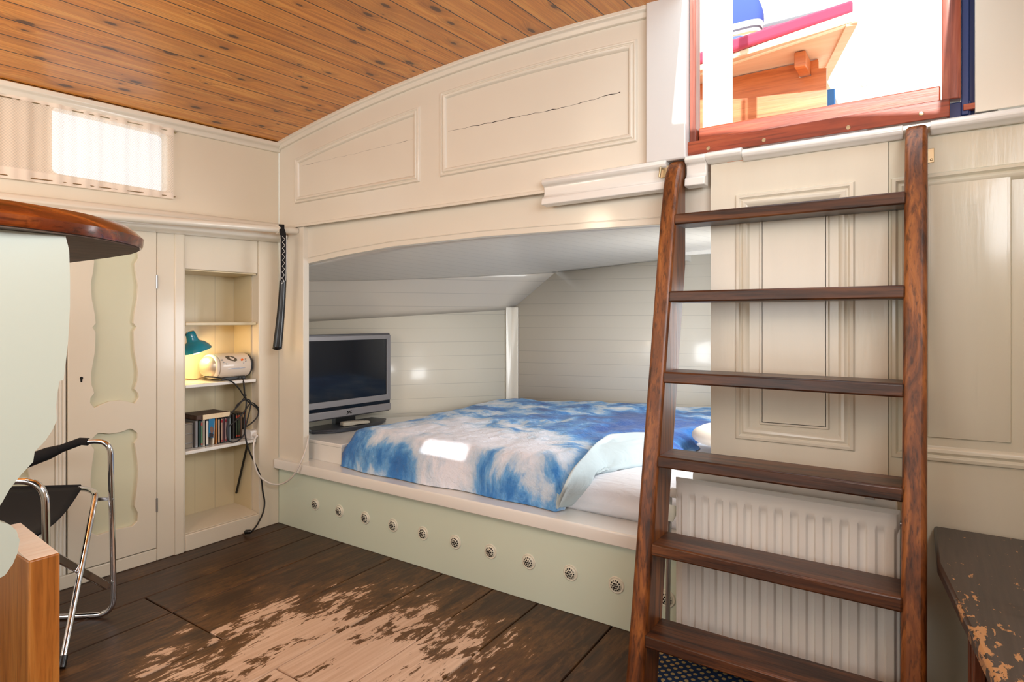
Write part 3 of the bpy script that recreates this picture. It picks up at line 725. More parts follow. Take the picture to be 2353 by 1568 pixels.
# ------------------------------------------------------------------ LADDER
lad = thing('ship_ladder', 'dark varnished oak ship ladder leaning under the companionway', 'ladder', (2.49, -.3, 0))
def yf(z): return -.1043 - .196 * (1.406 - z)
prof = [(yf(0), 0), (yf(.6), .6), (yf(1.2), 1.2), (yf(1.40), 1.40), (yf(1.46) + .004, 1.46), (-.078, 1.51), (-.060, 1.55), (-.040, 1.578), (-.02, 1.593), (-.003, 1.599), (-.003, 1.257), (yf(.6) + .13, .6), (yf(0) + .13, 0)]
for x0, x1 in ((2.138, 2.19), (2.792, 2.842)):
    MB().prism(prof, 'x', x0, x1).obj('side_rail', M['oak_v'], lad, bevel=.012, bseg=3)
for k in range(6):
    z = 1.408 - .2432 * k; y0 = yf(z) - .002; y1 = min(yf(z) + .125, -.006)
    MB().prism([(y0, z), (y0 - .003, z - .034), (y1, z - .034), (y1, z)], 'x', 2.186, 2.796).obj('tread', M['oak'], lad, bevel=.005, bseg=2)
for px, py, lab in ((1527, 394, 'small brass hook plate on the ledge left of the ladder top'), (2132, 358, 'small brass hook plate on the wall right of the ladder top')):
    q = at(px, py, Y=-.024 if px < 1600 else .003)
    h = MB(); h.box((q.x - .014, q.y - .002, q.z - .02), (q.x + .014, q.y + .003, q.z + .018))
    h.tube(spline([(q.x - .012, q.y - .004, q.z + .012), (q.x - .006, q.y - .02, q.z + .008), (q.x - .01, q.y - .02, q.z - .022)], 5), .004, 8)
    h.lathe([(.0035, 0), (.003, .002)], (q.x + .008, q.y - .002, q.z - .012), (0, -1, 0), 10)
    tag(h.obj('hook_plate', M['brass'], bevel=.001), lab, 'hook')

# ------------------------------------------------------------------ SLIDING DOOR
dr = MB(); dr.box((2.268, -.0, .004), (2.7515, .028, 1.572))
dr.molding([(2.345, .706), (2.672, .706), (2.672, 1.468), (2.345, 1.466)], rb, fY(0))
dr.molding([(2.416, .757), (2.608, .76), (2.608, 1.397), (2.416, 1.39)], [(0, .0), (.003, .008), (.01, .008), (.0102, .008)], fY(0))
dr.prism([(2.424, .765), (2.6, .768), (2.6, 1.389), (2.424, 1.382)], 'y', -.008, .01)
struct(dr.obj('door_1', M['cream_v'], bevel=.003, origin=(2.5, .01, .02)))

# ------------------------------------------------------------------ RADIATOR
rad = thing('radiator', 'white double panel radiator with vertical flutes behind the ladder', 'radiator', (2.485, -.08, 0.03))
RX0, RX1, RZ0, RZ1 = 2.194, 2.784, .035, .588
def rp(u, v):
    x = RX0 + u * (RX1 - RX0); z = RZ0 + v * (RZ1 - RZ0)
    q = ((x - RX0 - .012) / .0412) % 1.0
    inr = 1 if RX0 + .012 < x < RX1 - .006 else 0
    w = max(0, min(1, (.5 - abs(q - .5) * 1.0 - .19) / .09)) * inr
    e = max(0, min(1, (z - RZ0 - .035) / .018)) * max(0, min(1, (RZ1 - .045 - z) / .018))
    edge = min(x - RX0, RX1 - x, z - RZ0, RZ1 - z)
    y = -.124 + .010 * (1 - w) * e + .004 * (1 - e) * 0 + (.012 * (1 - max(0, min(1, edge / .008))))
    return (x, y, z)
b = MB(); b.grid(rp, 236, 60)
o = b.obj('front_panel', M['radiator'], rad, smooth=30)
MB().box((RX0, -.112, RZ0), (RX1, -.106, RZ1)).obj('back_sheet', M['radiator'], rad, bevel=.002)
b = MB(); b.prism(rrect(2.225, .04, 2.775, .605, .02), 'y', -.05, -.036); b.obj('rear_panel', M['radiator'], rad, bevel=.004)
b = MB()
for i in range(26):
    x = 2.235 + i * .0208; b.prism([(x, -.105), (x + .002, -.105), (x + .012, -.052), (x + .01, -.052)], 'z', .06, .565)
b.obj('convector_fins', M['radiator'], rad)
b = MB(); b.lathe([(.016, 0), (.016, .02), (.011, .024), (.011, .05)], (2.19, -.085, .53), (-1, 0, 0), 16); b.obj('valve', M['radiator'], rad)
b = MB(); b.lathe([(.022, 0), (.024, .012), (.022, .03), (.014, .05)], (2.165, -.085, .49), (0, -.3, -1), 16); b.obj('thermostat_knob', M['vent'], rad)
b = MB(); b.tube(spline([(2.165, -.085, .53), (2.158, -.08, .3), (2.157, -.085, .016)], 6), .0075, 10); b.obj('feed_pipe', M['steel'], rad)
b = MB(); b.box((2.70, -.06, .592), (2.722, -.035, .612)); b.obj('bracket', M['steel'], rad)
b = MB(); b.lathe([(.008, 0), (.008, .012), (.005, .014)], (2.784, -.11, .555), (1, 0, 0), 10); b.obj('bleed_valve', M['steel'], rad)
cp = MB(); cp.prism([(2.12, -.232), (2.8, -.245), (2.8, -.05), (2.12, -.045)], 'z', .0005, .014)
tag(cp.obj('carpet_mat', M['carpet'], bevel=.004), 'navy blue carpet piece with beige dots under the radiator', 'carpet')

# ------------------------------------------------------------------ BENCH on the right
be = thing('storage_bench', 'dark brown painted bench with worn edge beside the ladder foot', 'bench', (3.05, -.6, 0))
MB().prism([(2.855, -.004), (3.29, -.004), (3.29, -1.25), (2.975, -1.25), (2.935, -.82), (2.862, -.30)], 'z', .505, .534).obj('seat_board', M['bench'], be, bevel=.006)
b = MB(); b.box((2.935, -1.2, 0), (3.29, -.02, .504)); b.obj('carcass', M['bench_front'], be)
b = MB(); b.box((2.915, -.56, 0.02), (2.934, -.46, .5)); b.box((2.91, -.495, .02), (2.934, -.48, .5)); b.obj('corner_stile', M['bench_front'], be, bevel=.003)

# ------------------------------------------------------------------ COMPANIONWAY
sill = thing('companionway_sill', 'red brown mahogany threshold boards at the foot of the companionway', 'sill', (2.54, .03, 1.605))
MB().prism([(2.19, 1.607), (2.889, 1.607), (2.889, 1.654), (2.19, 1.652)], 'y', -.014, .02).obj('lower_board', M['mahogany'], sill, bevel=.002)
MB().prism([(2.222, 1.645), (2.87, 1.645), (2.87, 1.702), (2.222, 1.702)], 'y', .0205, .06).obj('upper_board', M['mahogany'], sill, bevel=.004)
for px, py in ((1627, 341), (1755, 322), (1949, 293), (2117, 261)):
    q = at(px, py, Y=-.014); b = MB(); b.lathe([(.0062, 0), (.005, .0012), (0, .0014)], q, (0, -1, 0), 12); b.obj('screw_head', M['brass'], sill)
jb = MB(); jb.box((2.2, .0, 1.654), (2.219, .05, 2.45)); tag(jb.obj('door_jamb', M['mahogany_v'], bevel=.002), 'narrow dark mahogany jamb left of the companionway', 'jamb')
jb = MB(); jb.prism([(2.872, -.0), (2.895, -.006), (2.913, .0), (2.913, .05), (2.872, .05)], 'z', 1.654, 2.45)
tag(jb.obj('door_jamb', M['mahogany_v'], bevel=.002), 'worn reddish mahogany jamb right of the companionway', 'jamb')
jb = MB(); jb.box((2.914, .012, 1.612), (2.93, .06, 2.45)); jb.box((2.93, .03, 1.60), (2.99, .07, 2.45)); jb.box((2.884, .021, 1.6), (2.935, .05, 1.65))
struct(jb.obj('trim_8', M['blue_paint'], bevel=.002))
jb = MB(); jb.box((2.918, .004, 1.622), (2.952, .026, 1.637)); tag(jb.obj('wood_offcut', M['mahogany'], bevel=.001), 'small rough wood piece at the foot of the blue post', 'wood block')
lf = MB(); lf.prism([(2.222, .062), (2.236, .062), (2.246, .335), (2.226, .335)], 'z', 1.704, 2.5)
lf.box((2.236, .318, 1.704), (2.249, .335, 2.5))
struct(lf.obj('door_2', M['white'], bevel=.003))
# cockpit outside
ck = MB(); ck.box((1.2, .35, 1.50), (5.5, 3.2, 1.55)); struct(ck.obj('floor_cockpit', M['white']))
ck = MB(); ck.box((1.2, 2.6, 1.55), (5.5, 2.65, 3.6)); ck.box((1.15, .3, 1.55), (1.2, 2.65, 3.4)); struct(ck.obj('wall_cockpit', M['white']))
ck = MB(); ck.prism([(2.47, 1.25), (2.85, 1.25), (2.85, 1.3), (2.47, 1.3)], 'z', 1.55, 3.4); struct(ck.obj('wall_cockpit_partition', M['cream']))
sea = thing('cockpit_bench', 'wooden cockpit bench with pale plywood seat seen through the companionway', 'bench', (2.2, .8, 1.55))
bp = [at(u, v, Y=.8) for u, v in ((1680, 179), (1834, 146), (1836, 180), (1864, 174), (1862, 141), (1879, 136), (1880, 157), (1899, 156), (1899, 240))]
pts = [(1.7, 1.55), (1.7, bp[0].z + .01)] + [(q.x, q.z) for q in bp[:-1]] + [(bp[-1].x, 1.55)]
b = MB(); b.prism(pts, 'y', .8, .825); b.obj('support_board', M['orange_wood'], sea)
bq = bp[2]; b = MB(); b.box((bq.x + .002, .68, bq.z + .004), (bp[3].x - .002, .82, 2.142)); b.obj('cleat', M['orange_wood'], sea, bevel=.004)
fr = [at(1640, 157, Z=2.145), at(1675, 138, Z=2.145), at(1972, 47, Z=2.145)]; br = at(1899, 186, Z=2.145)
so = [(1.7, fr[0].y + .1), (fr[1].x, fr[1].y), (fr[2].x, fr[2].y), (br.x, br.y), (br.x, 1.24), (1.7, 1.24)]
b = MB(); b.prism(so, 'z', 2.146, 2.152); b.obj('seat_board', M['ply'], sea)
def edge(mb, a, c, w, z0, z1):
    d = (c - a); d.z = 0; d.normalize(); n = Vector((-d.y, d.x, 0))
    mb.prism([(a.x, a.y), (c.x, c.y), (c.x + n.x*w, c.y + n.y*w), (a.x + n.x*w, a.y + n.y*w)], 'z', z0, z1)
b = MB(); edge(b, Vector((1.7, fr[0].y+.1, 0)), fr[2], .02, 2.142, 2.184); b.obj('front_edging', M['ply_edge'], sea, bevel=.003)
b = MB(); edge(b, fr[2] + (br - fr[2]) * .03, br, .035, 2.136, 2.152); b.obj('side_batten', M['ply'], sea)
b = MB(); so2 = offset([so[0], so[1], so[2], (so[3][0] + .03, so[3][1]), so[4], so[5]], .012); b.prism(so2, 'z', 2.185, 2.235)
tag(b.obj('seat_cushion', M['red_cloth'], bevel=.012, bseg=3), 'flat raspberry red seat pad on the cockpit bench', 'cushion')
q0, q1 = at(1752, 62, Y=1.0), at(1886, 20, Y=1.0)
bc = thing('back_cushion', 'raspberry red back pad with grey edge standing on the cockpit bench', 'cushion', ((q0.x + q1.x) / 2, 1.0, 2.236))
b = MB(); b.box((q0.x, .99, 2.236), (q1.x - .02, 1.04, q1.z - .02)); b.obj('front_face', M['red_cloth'], bc, bevel=.01)
b = MB(); b.box((q0.x - .005, 1.0, 2.236), (q1.x, 1.07, q1.z)); b.obj('edging', M['grey_cloth'], bc, bevel=.012)
q0, q1 = at(1675, 85, Y=.78), at(1748, 78, Y=.78)
b = MB(); b.grid(lambda u, v: (q0.x - .07 + (q1.x - q0.x + .07) * (.5 + .5 * math.copysign(abs(math.cos(u*2*PI)) ** .5, math.cos(u*2*PI)) * math.cos((v-.5)*PI) ** .5), .83 + .05 * math.copysign(abs(math.sin(u*2*PI)) ** .6, math.sin(u*2*PI)) * math.cos((v-.5)*PI) ** .5, 2.236 + .3 * v), 32, 16)
tag(b.obj('striped_cushion', M['stripe'], smooth=70), 'blue cushion with white stripes upright on the cockpit bench', 'cushion')
q0 = at(1690, 84, Y=.70)
b = MB(); b.lathe([(.0, -.018), (.05, -.016), (.062, 0), (.05, .016), (0, .018)], (q0.x - .01, .74, 2.257), seg=24); b.obj('x', M['blue_cloth']).name = 'folded_cloth'
tag(bpy.data.objects['folded_cloth'], 'small blue folded cloth in front of the striped cushion', 'cloth')
qa, qb = at(1899, 200, Y=1.15), at(1925, 200, Y=1.15)
pb = MB(); pb.box((qa.x - .03, 1.13, 1.551), (qb.x - .01, 1.16, 2.12)); tag(pb.obj('board', plain('blue_print_board', (60, 128, 196), .6), bevel=.003), 'blue patterned board standing behind the cockpit bench end', 'board')
rpth = [at(u, v, Y=.42) for u, v in ((1978, -60), (1974, 20), (1975, 70), (1969, 110), (1972, 150), (1978, 175), (1986, 192), (1987, 214), (1987, 260))]
b = MB(); b.tube(spline(rpth, 6), .0055, 8)
for i in (2, 6):
    q = rpth[i]; b.lathe([(0, -.014), (.010, -.008), (.012, 0), (.010, .008), (0, .014)], q, (.3, 0, 1), 12)
tag(b.obj('rope', M['rope'], smooth=60), 'knotted white rope hanging beside the cockpit bench', 'rope')

# ------------------------------------------------------------------ WALL CUPBOARD (two doors)
cb = thing('wall_cupboard', 'cream built-in cupboard with wavy sage panels under the pipe', 'cupboard', (-.02, -.98, .056))
def ins(pts):
    r = [at(u, v, X=0) for u, v in pts]; return [(q.y, q.z) for q in r]
in1 = ins([(309,895),(317,905),(318,915),(309,928),(300,932),(275,928),(250,931),(222,937)])
right1 = ins([(300,574),(314,578),(318,592),(309,607),(312,634),(316,655),(314,690),(308,722),(306,743),(313,752),(306.5,762),(308,808),(313,835),(316,855),(315,875)]) + in1[:4]
cyd = -.789
def mirror_panel(rt, bot=()):
    L = [(2 * cyd - y, z) for y, z in rt][::-1]; return rt + L
rt1 = right1
P1 = mirror_panel([(cyd + .02, 1.385 - .015)] + rt1 + [(cyd + .055, .722), (cyd + .02, .733)])
rt2 = ins([(297,986),(303,986),(315,995),(315,1009),(309,1019),(314,1052),(317,1084),(314,1119),(308,1163),(316,1178),(315,1198),(303,1210)])
P2 = mirror_panel(ins([(252,996),(276,994)])[::1] + rt2 + [(cyd + .04, .185), (cyd + .015, .187)])
for k, (y0, y1, dy) in enumerate(((-.961, -.622, 0), (-1.345, -1.006, -.384))):
    b = MB(); hl = [[(y + dy, z) for y, z in P] for P in (P1, P2)]
    b.slab([(y0, .06), (y1, .06), (y1, 1.478), (y0, 1.478)], hl, fX(0), -.012, 0.003)
    d = b.obj('door', M['cream_old'], cb, bevel=.002, smooth=30)
    for P in hl:
        b = MB(); ys_ = [p[0] for p in P]; zs_ = [p[1] for p in P]
        b.box((-.02, min(ys_) - .01, min(zs_) - .01), (-.0125, max(ys_) + .01, max(zs_) + .01)); pp = b.obj('sage_panel', M['green_inset'], d); pp['label'] = 'sage green recessed panel'
    if k == 0:
        for zz in (1.245, .25):
            b = MB(); b.lathe([(.0045, -.03), (.0045, .03)], (.004, -.6205, zz), seg=10); b.obj('hinge', M['steel'], d)
        q = at(187, 871, X=.003); b = MB(); b.prism([(q.y - .004, q.z), (q.y + .004, q.z), (q.y + .003, q.z - .014), (q.y - .003, q.z - .014)], 'x', .0028, .0042); b.lathe([(.006, 0), (.006, .0015)], (.0028, q.y, q.z + .003), (1, 0, 0), 12); b.obj('keyhole', M['hole'], d)
b = MB(); b.box((-.03, -1.36, .056), (-.021, -.62, 1.48)); b.obj('carcass', M['cream'], cb)
b = MB()
for y in (-.997, -.985, -.972): b.tube([(-.0012, y, .06), (-.0012, y, 1.478)], .005, 10)
b.obj('bead_moulding', M['cream'], cb)

# ------------------------------------------------------------------ BOOKCASE RECESS
bks = thing('bookcase', 'cream recessed bookcase with three shelves between cupboard and corner', 'bookcase', (-.1, -.3, .078))
b = MB(); b.box((-.235, -.492, .079), (-.215, -.118, 1.5)); b.obj('back_panel', paint('niche_back_boards', (222, 206, 168), .4, .15, .12, gap=(1, .105, .02, .03), dirt=.1), bks)
b = MB(); b.box((-.214, -.124, .079), (-.061, -.118, 1.32)); b.obj('side_panel', M['niche'], bks)
b = MB(); b.prism([(-.214, .079), (-.01, .079), (-.01, .082), (-.12, .10), (-.214, .10)], 'y', -.490, -.12); b.obj('bottom_board', M['cream_old'], bks)
b = MB(); b.loft([[(-.214, y, 1.30), (-.012, y, 1.306), (-.012, y, 1.311), (-.214, y, 1.311)] for y in (-.490, -.126)]); b.obj('top_board', M['niche'], bks)
shz = [1.064, .772, .463]
for k, z in enumerate(shz):
    b = MB(); b.prism([(-.213, -.489), (-.004, -.489), (-.010 - .0 * k, -.126), (-.213, -.126)], 'z', z - .016, z); b.obj('shelf', M['niche'] if k == 0 else M['white'], bks, bevel=.003)
b = MB(); b.tube([(-.2, -.132, .44), (-.06, -.132, .44)], .006, 6); b.tube([(-.06, -.14, .445), (-.18, -.132, .16)], .006, 6); b.obj('shelf_bracket', M['black_plastic'], bks)
# lamp
LX = -.10
lamp = thing('clamp_lamp', 'teal enamel lamp glowing beside the radio on the bookcase shelf', 'lamp', (LX - .02, -.46, shz[1] + .001))
ctr = at(448, 800, X=LX); ax = Vector((0, .30, -1)).normalized(); neck = at(436, 752, X=LX)
shade = MB(); ln = .064
h0 = ctr - ax * .085
pro = [(.0, .0), (.016, .001), (.021, .008), (.024, .03), (.027, .048), (.030, .052), (.05, .064), (.066, .082), (.074, .098), (.072, .098), (.063, .083), (.048, .067), (.028, .056), (.022, .04)]
shade.lathe(pro, h0, ax, 36, cap=False); shade.obj('lamp_shade', M['teal'], lamp, smooth=50)
b = MB(); b.lathe([(.001, -.03), (.016, -.028), (.024, -.012), (.024, .0), (.014, .022), (.012, .03)][::-1], h0 + ax * .085, -ax, 24); b.obj('bulb', M['bulb'], lamp)
b = MB(); b.tube(spline([h0 + Vector((0, -.01, 0)), (LX - .03, -.475, .92), (LX - .02, -.478, .84), (LX - .02, -.462, shz[1] + .018)], 6), .004, 8); b.obj('arm', M['chrome'], lamp)
b = MB(); b.lathe([(.026, 0), (.026, .012), (.012, .018)], (LX - .02, -.462, shz[1] + .0008), seg=20); b.obj('base', M['teal'], lamp, bevel=.002)
# radio with CD player
y0, y1 = at(478, 850, X=-.085).y, at(568, 850, X=-.085).y
rz = shz[1] + .001
boom = thing('portable_radio', 'pearl white portable CD radio with rounded ends beside the teal lamp', 'radio', (-.105, (y0 + y1) / 2, rz))
def sec(y, s, dx=0): return [(-.105 + dx + .078 * s * math.copysign(abs(math.cos(a)) ** .8, math.cos(a)), y, rz + .070 + .062 * s * math.copysign(abs(math.sin(a)) ** .85, math.sin(a))) for a in [2*PI*k/32 for k in range(32)]]
b = MB(); b.loft([sec(y0 + .035, .97), sec(y0 + .05, 1.0), sec((y0+y1)/2, 1.02), sec(y1 - .022, 1.0), sec(y1 - .014, .97)]); b.obj('body', M['boombox'], boom, smooth=45)
b = MB(); b.loft([sec(y0 + .036, .9), sec(y0 + .026, .985), sec(y0 + .018, .96), sec(y0 + .014, .9)]); b.obj('speaker_ring', M['boombox'], boom, smooth=60)
b = MB(); b.loft([sec(y0 + .018, .86), sec(y0 + .004, .8), sec(y0 - .010, .62), sec(y0 - .017, .35), sec(y0 - .019, .05)]); b.obj('speaker_grille', M['grille'], boom, smooth=70)
b = MB(); b.loft([sec(y1 - .014, .9), sec(y1 - .004, .93), sec(y1 + .008, .78), sec(y1 + .012, .3)]); b.obj('far_speaker', M['tv_base'], boom, smooth=60)
b = MB(); b.box((-.15, y0 + .05, rz), (-.05, y1 - .03, rz + .016)); b.obj('foot', M['black_plastic'], boom, bevel=.003)
def bpt(u, v):
    q = at(u, v, X=-.06)
    for _ in range(30):      # walk the pixel ray onto the curved front
        zz = (q.z - rz - .070) / (.062 * 1.02); cc = max(0, 1 - abs(min(1, abs(zz))) ** (2/.85)); x = -.105 + .078 * 1.02 * cc ** .4; q = at(u, v, X=x)
    return q
def patch(name, pts, mat, lift=.0015):
    c = sum((Vector(bpt(*q)) for q in pts), Vector()) / len(pts); b = MB()
    R = [bpt(*q) for q in pts]; nrm = Vector((c.x + .105, 0, (c.z - rz - .07) * 1.4)).normalized()
    b.loft([[r - nrm * .004 for r in R], [r + nrm * lift for r in R]]); return b.obj(name, mat, boom, bevel=.0004, bseg=1)
patch('display', [(517, 820), (524, 818), (536, 820), (544, 825), (545, 829), (540, 831), (530, 829), (522, 825)], M['display'])
patch('chrome_strip', [(521, 848), (536, 846), (564, 844), (563, 846), (540, 848.5), (526, 849)], M['chrome'])
for u, v, mt_ in ((556, 827, 'orange_knob'), (564, 825, 'steel'), (565, 830, 'steel'), (560, 834, 'steel'), (510, 828, 'steel'), (514, 833, 'steel'), (521, 836, 'steel')):
    r = 3 if mt_ == 'orange_knob' else 1.6
    patch('button', [(u + r * math.cos(a), v + .85 * r * math.sin(a)) for a in [k * PI / 4 for k in range(8)]], M[mt_], .003)
# CD cases on the lower shelf
zsh = shz[2] + .001
def case(u, wpx, cols, lean=0, label='', h=.126, dx=0, grp='disc cases on the lower shelf', name='disc_case', depth=.14):
    q = at(u, 1000, X=-.05 + dx); w = max(.0085, wpx * .00232); y = q.y
    b = MB()
    def box(a0, a1, x0, x1, z0, z1, mi):
        b.mi = mi
        f = lambda yy, z: y + yy + lean * z
        b.loft([[(x0, f(a0, z), zsh + z), (x1, f(a0, z), zsh + z), (x1, f(a1, z), zsh + z), (x0, f(a1, z), zsh + z)] for z in (z0, z1)])
    x1 = -.05 + dx
    box(-w/2, w/2, x1 - depth, x1, .0, h, 0)
    o = tag(b.obj(name, mats_(cols[0]), bevel=.0008, bseg=1), label, 'disc case', grp)
    b = MB(); box(-w/2 + .0012, w/2 - .0012, x1 - .002, x1 + .0012, .006, h - .006, 0); b.obj('spine', mats_(cols[1]), o)
    if len(cols) > 2:
        b = MB(); box(-w/2 + .001, w/2 - .001, x1 - .001, x1 + .0018, h - .024, h - .01, 0); b.obj('spine_mark', mats_(cols[2]), o)
        b = MB(); box(-w/2 + .001, w/2 - .001, x1 - .001, x1 + .0018, .008, .016, 0); b.obj('spine_mark', mats_(cols[2]), o)
    return o
_mc = {}
def mats_(c):
    if isinstance(c, bpy.types.Material): return c
    if c not in _mc: _mc[c] = plain('card_%d_%d_%d' % c, c, .3, coat=.3)
    return _mc[c]
DK = (34, 30, 30)
case(451.5, 5.5, ((120, 118, 118), (138, 136, 138)), 0, 'thick grey disc case leaning at the left end of the row', .128)
case(459, 4.5, ((20, 44, 40), (22, 56, 50)), 0, 'black green disc case second from the left end')
case(463.5, 4, (DK, (84, 128, 92), (176, 72, 66)), 0, 'green spined disc case with a red mark in the left half')
case(468.5, 5, ((176, 166, 150), (150, 140, 126)), 0, 'wide beige disc case beside the white spined one')
case(476, 5.5, (DK, (224, 216, 204)), 0, 'white spined disc case left of the blue cover')
bcase = case(490, 4, ((196, 184, 166), (226, 216, 198)), .035, 'leaning cream disc case that shows its blue front cover', .122)
ql = at(481, 1000, X=-.05).y
b = MB()
cvq = [at(480.5, 955, X=-.046), at(494.5, 957, X=-.046), at(490.5, 1007, X=-.046), at(480, 1005, X=-.046)]
b.loft([[(x, q.y, q.z) for q in cvq] for x in (-.052, -.047)]); b.obj('front_cover', mats_((26, 116, 164)), bcase)
b = MB(); hq = [at(u, v, X=-.046) for u, v in ((483, 983), (486, 980), (490, 983), (491, 990), (489, 996), (485, 996), (483, 990))]
b.loft([[(x, q.y, q.z) for q in hq] for x in (-.05, -.0462)]); b.obj('cover_portrait', mats_((120, 88, 74)), bcase)
b = MB(); hq = [at(u, v, X=-.046) for u, v in ((480.5, 1004), (481, 995), (485, 995), (489, 996.5), (491, 999), (490, 1006))]
b.loft([[(x, q.y, q.z) for q in hq] for x in (-.05, -.0464)]); b.obj('cover_portrait', mats_((42, 26, 30)), bcase)
case(497.5, 3.6, ((166, 106, 54), (196, 130, 66)), 0, 'amber spined disc case right of the blue cover')
case(503, 4, (DK, (214, 186, 158)), 0, 'pale peach spined disc case under the wooden box')
case(509.5, 4, (DK, (186, 150, 128), (150, 34, 40)), 0, 'tan spined disc case with red ends, left of the plum one')
case(514, 3.6, ((54, 28, 30), (78, 42, 44)), 0, 'dark plum disc case between two red tipped spines')
case(518.5, 3.8, (DK, (158, 128, 124), (150, 34, 40)), 0, 'tan spined disc case with red ends, right of the plum one')
case(523.5, 3.8, (DK, (70, 70, 76)), 0, 'charcoal spined disc case behind the loop of black cord')
case(528.5, 4, ((60, 62, 66), (112, 122, 124)), 0, 'grey spined disc case at the right edge of the wooden box')
xo = -.055
case(537, 4.5, (DK, (46, 40, 34)), 0, 'black disc case in the gap right of the wooden box', .126, xo, depth=.1)
case(543.5, 4, (DK, (54, 66, 40), (190, 70, 50)), 0, 'left of two dark green disc cases with a red dot', .128, xo, depth=.1)
case(549, 4, (DK, (54, 66, 40), (190, 70, 50)), 0, 'right of two dark green disc cases with a red dot', .128, xo, depth=.1)
case(554, 3.6, (DK, (128, 104, 86)), 0, 'brown spined disc case next to the green pair', .128, xo, depth=.1)
case(558.5, 4, (DK, (48, 42, 40), (170, 150, 120)), 0, 'black spined disc case left of the red ones', .128, xo, depth=.1)
for i, (u, l) in enumerate(((564.5, 'red disc case at the left of four behind the cords'), (570, 'second red disc case from the left behind the cords'), (576.5, 'third red disc case from the left behind the cords'), (582.5, 'red disc case at the right end near the socket block'))):
    case(u, 4.2, ((120, 18, 24), (168, 30, 38), (206, 150, 130)), -.04 - .01 * i, l, .128, xo, depth=.1)
# wire box at the left end, wooden box on top
q = at(436, 1000, X=-.06)
wb_ = MB(); wb_.box((-.19, -.484, zsh), (-.065, q.y + .018, zsh + .12))
wbo = tag(wb_.obj('card_box', plain('grey_board', (140, 130, 116), .7), bevel=.003), 'grey card box with wire frame at the left of the disc shelf', 'box')
b = MB()
for z in (.025, .07, .116): b.tube([(-.0635, -.484, zsh + z), (-.0635, q.y + .016, zsh + z * .98)], .0022, 6)
b.tube([(-.0635, q.y + .016, zsh), (-.0635, q.y + .016, zsh + .118)], .0022, 6); b.obj('wire_frame', M['steel'], wbo)
qa, qb = at(466, 945, X=-.045), at(528, 940, X=-.045)
b = MB(); b.box((-.19, qa.y - .03, zsh + .1295), (-.046, qb.y, zsh + .1325)); b.box((-.19, qa.y - .03, zsh + .150), (-.046, qb.y, zsh + .1525)); b.box((-.188, qa.y - .028, zsh + .1325), (-.05, qb.y - .002, zsh + .15))
wbx = tag(b.obj('wooden_box', M['counter_under'], bevel=.001), 'flat wooden box lying on top of the disc cases', 'box')
b = MB(); b.box((-.0455, qa.y, zsh + .1295), (-.042, qb.y, zsh + .1525)); b.obj('front_edge', M['ply_edge'], wbx, bevel=.001)
# socket block, cords
q = at(585, 1000, X=-.02)
sk = thing('socket_block', 'white plastic socket block at the right end of the disc shelf', 'socket', (-.04, q.y, zsh))
b = MB(); b.prism([(-.10, zsh), (-.018, zsh), (-.018, zsh + .036), (-.024, zsh + .044), (-.10, zsh + .044)], 'y', q.y - .022, q.y + .024); b.obj('body', M['white_plastic'], sk, bevel=.003)
b = MB(); b.lathe([(.013, 0), (.012, .008), (.006, .016), (.004, .026)], (-.0178, q.y - .002, zsh + .02), (1, 0, -.1), 18); b.obj('plug', M['white_plastic'], sk)
ws = [(.006, q.y - .002, zsh + .018)]
pth = [at(583, 1020, X=.02), at(584, 1060, X=.03), at(595, 1092, X=.04), at(620, 1111, X=.07), at(648, 1112, X=.10), at(672, 1096, Y=-.06), at(690, 1065, Y=-.05), at(702, 1035, Y=-.02), at(708, 1010, Y=.0), at(709, 1000, Y=.05)]
b = MB(); b.tube(spline([Vector((-.0, q.y - .002, zsh + .0195))] + pth, 8), .0042, 8); tag(b.obj('power_cord', M['white_cord'], smooth=60), 'white cord looping from the socket block over to the berth', 'cord')
bl = [at(u, v, X=x) for u, v, x in ((470, 866, -.02), (500, 868, -.005), (530, 876, .006), (548, 892, .01), (560, 910, .006), (572, 925, .004), (588, 936, .004), (594, 945, .003), (590, 960, .003), (575, 975, -.005), (558, 984, -.008))]
b = MB(); b.tube(spline(bl, 8), .0035, 8)
bl2 = [at(u, v, X=x) for u, v, x in ((556, 868, -.035), (560, 880, -.004), (562, 905, -.006), (566, 925, .0), (562, 970, .004), (564, 1004, .012), (572, 1035, .016), (588, 1070, .02), (600, 1100, .022), (604, 1130, .02), (608, 1155, .02), (604, 1180, .03), (590, 1208, .05), (578, 1222, .06))]
b.tube(spline(bl2, 8), .004, 8)
bl3 = [at(u, v, X=x) for u, v, x in ((566, 908, .0), (548, 932, .004), (532, 950, .004), (522, 975, .004), (522, 1005, .006), (530, 1016, .008), (545, 1014, .008), (560, 1000, .006), (566, 975, .008), (576, 930, .01), (568, 918, .006), (548, 928, .0), (541, 938, .0))]
b.tube(spline(bl3, 8), .0035, 8)
bl4 = [at(u, v, X=x) for u, v, x in ((526, 980, .0), (545, 965, .006), (562, 945, .012), (578, 926, .008), (594, 938, .006))]
b.tube(spline(bl4, 8), .0035, 8)
cord = tag(b.obj('tangled_cord', M['black_cord'], smooth=60, origin=at(562, 1000, X=0)), 'tangled black cord hanging from the radio shelf down to the floor', 'cord')
qf = at(568, 1226, Z=.012); qe = Vector(bl2[-1])
b = MB(); d = (qf - qe).normalized(); b.lathe([(.005, 0), (.010, .006), (.011, .03), (.008, .036)], qe, (d.x, d.y, d.z * .3), 12); b.tube([qe + d * .036, qe + d * .05], .002, 6); b.obj('plug', M['black_plastic'], cord)
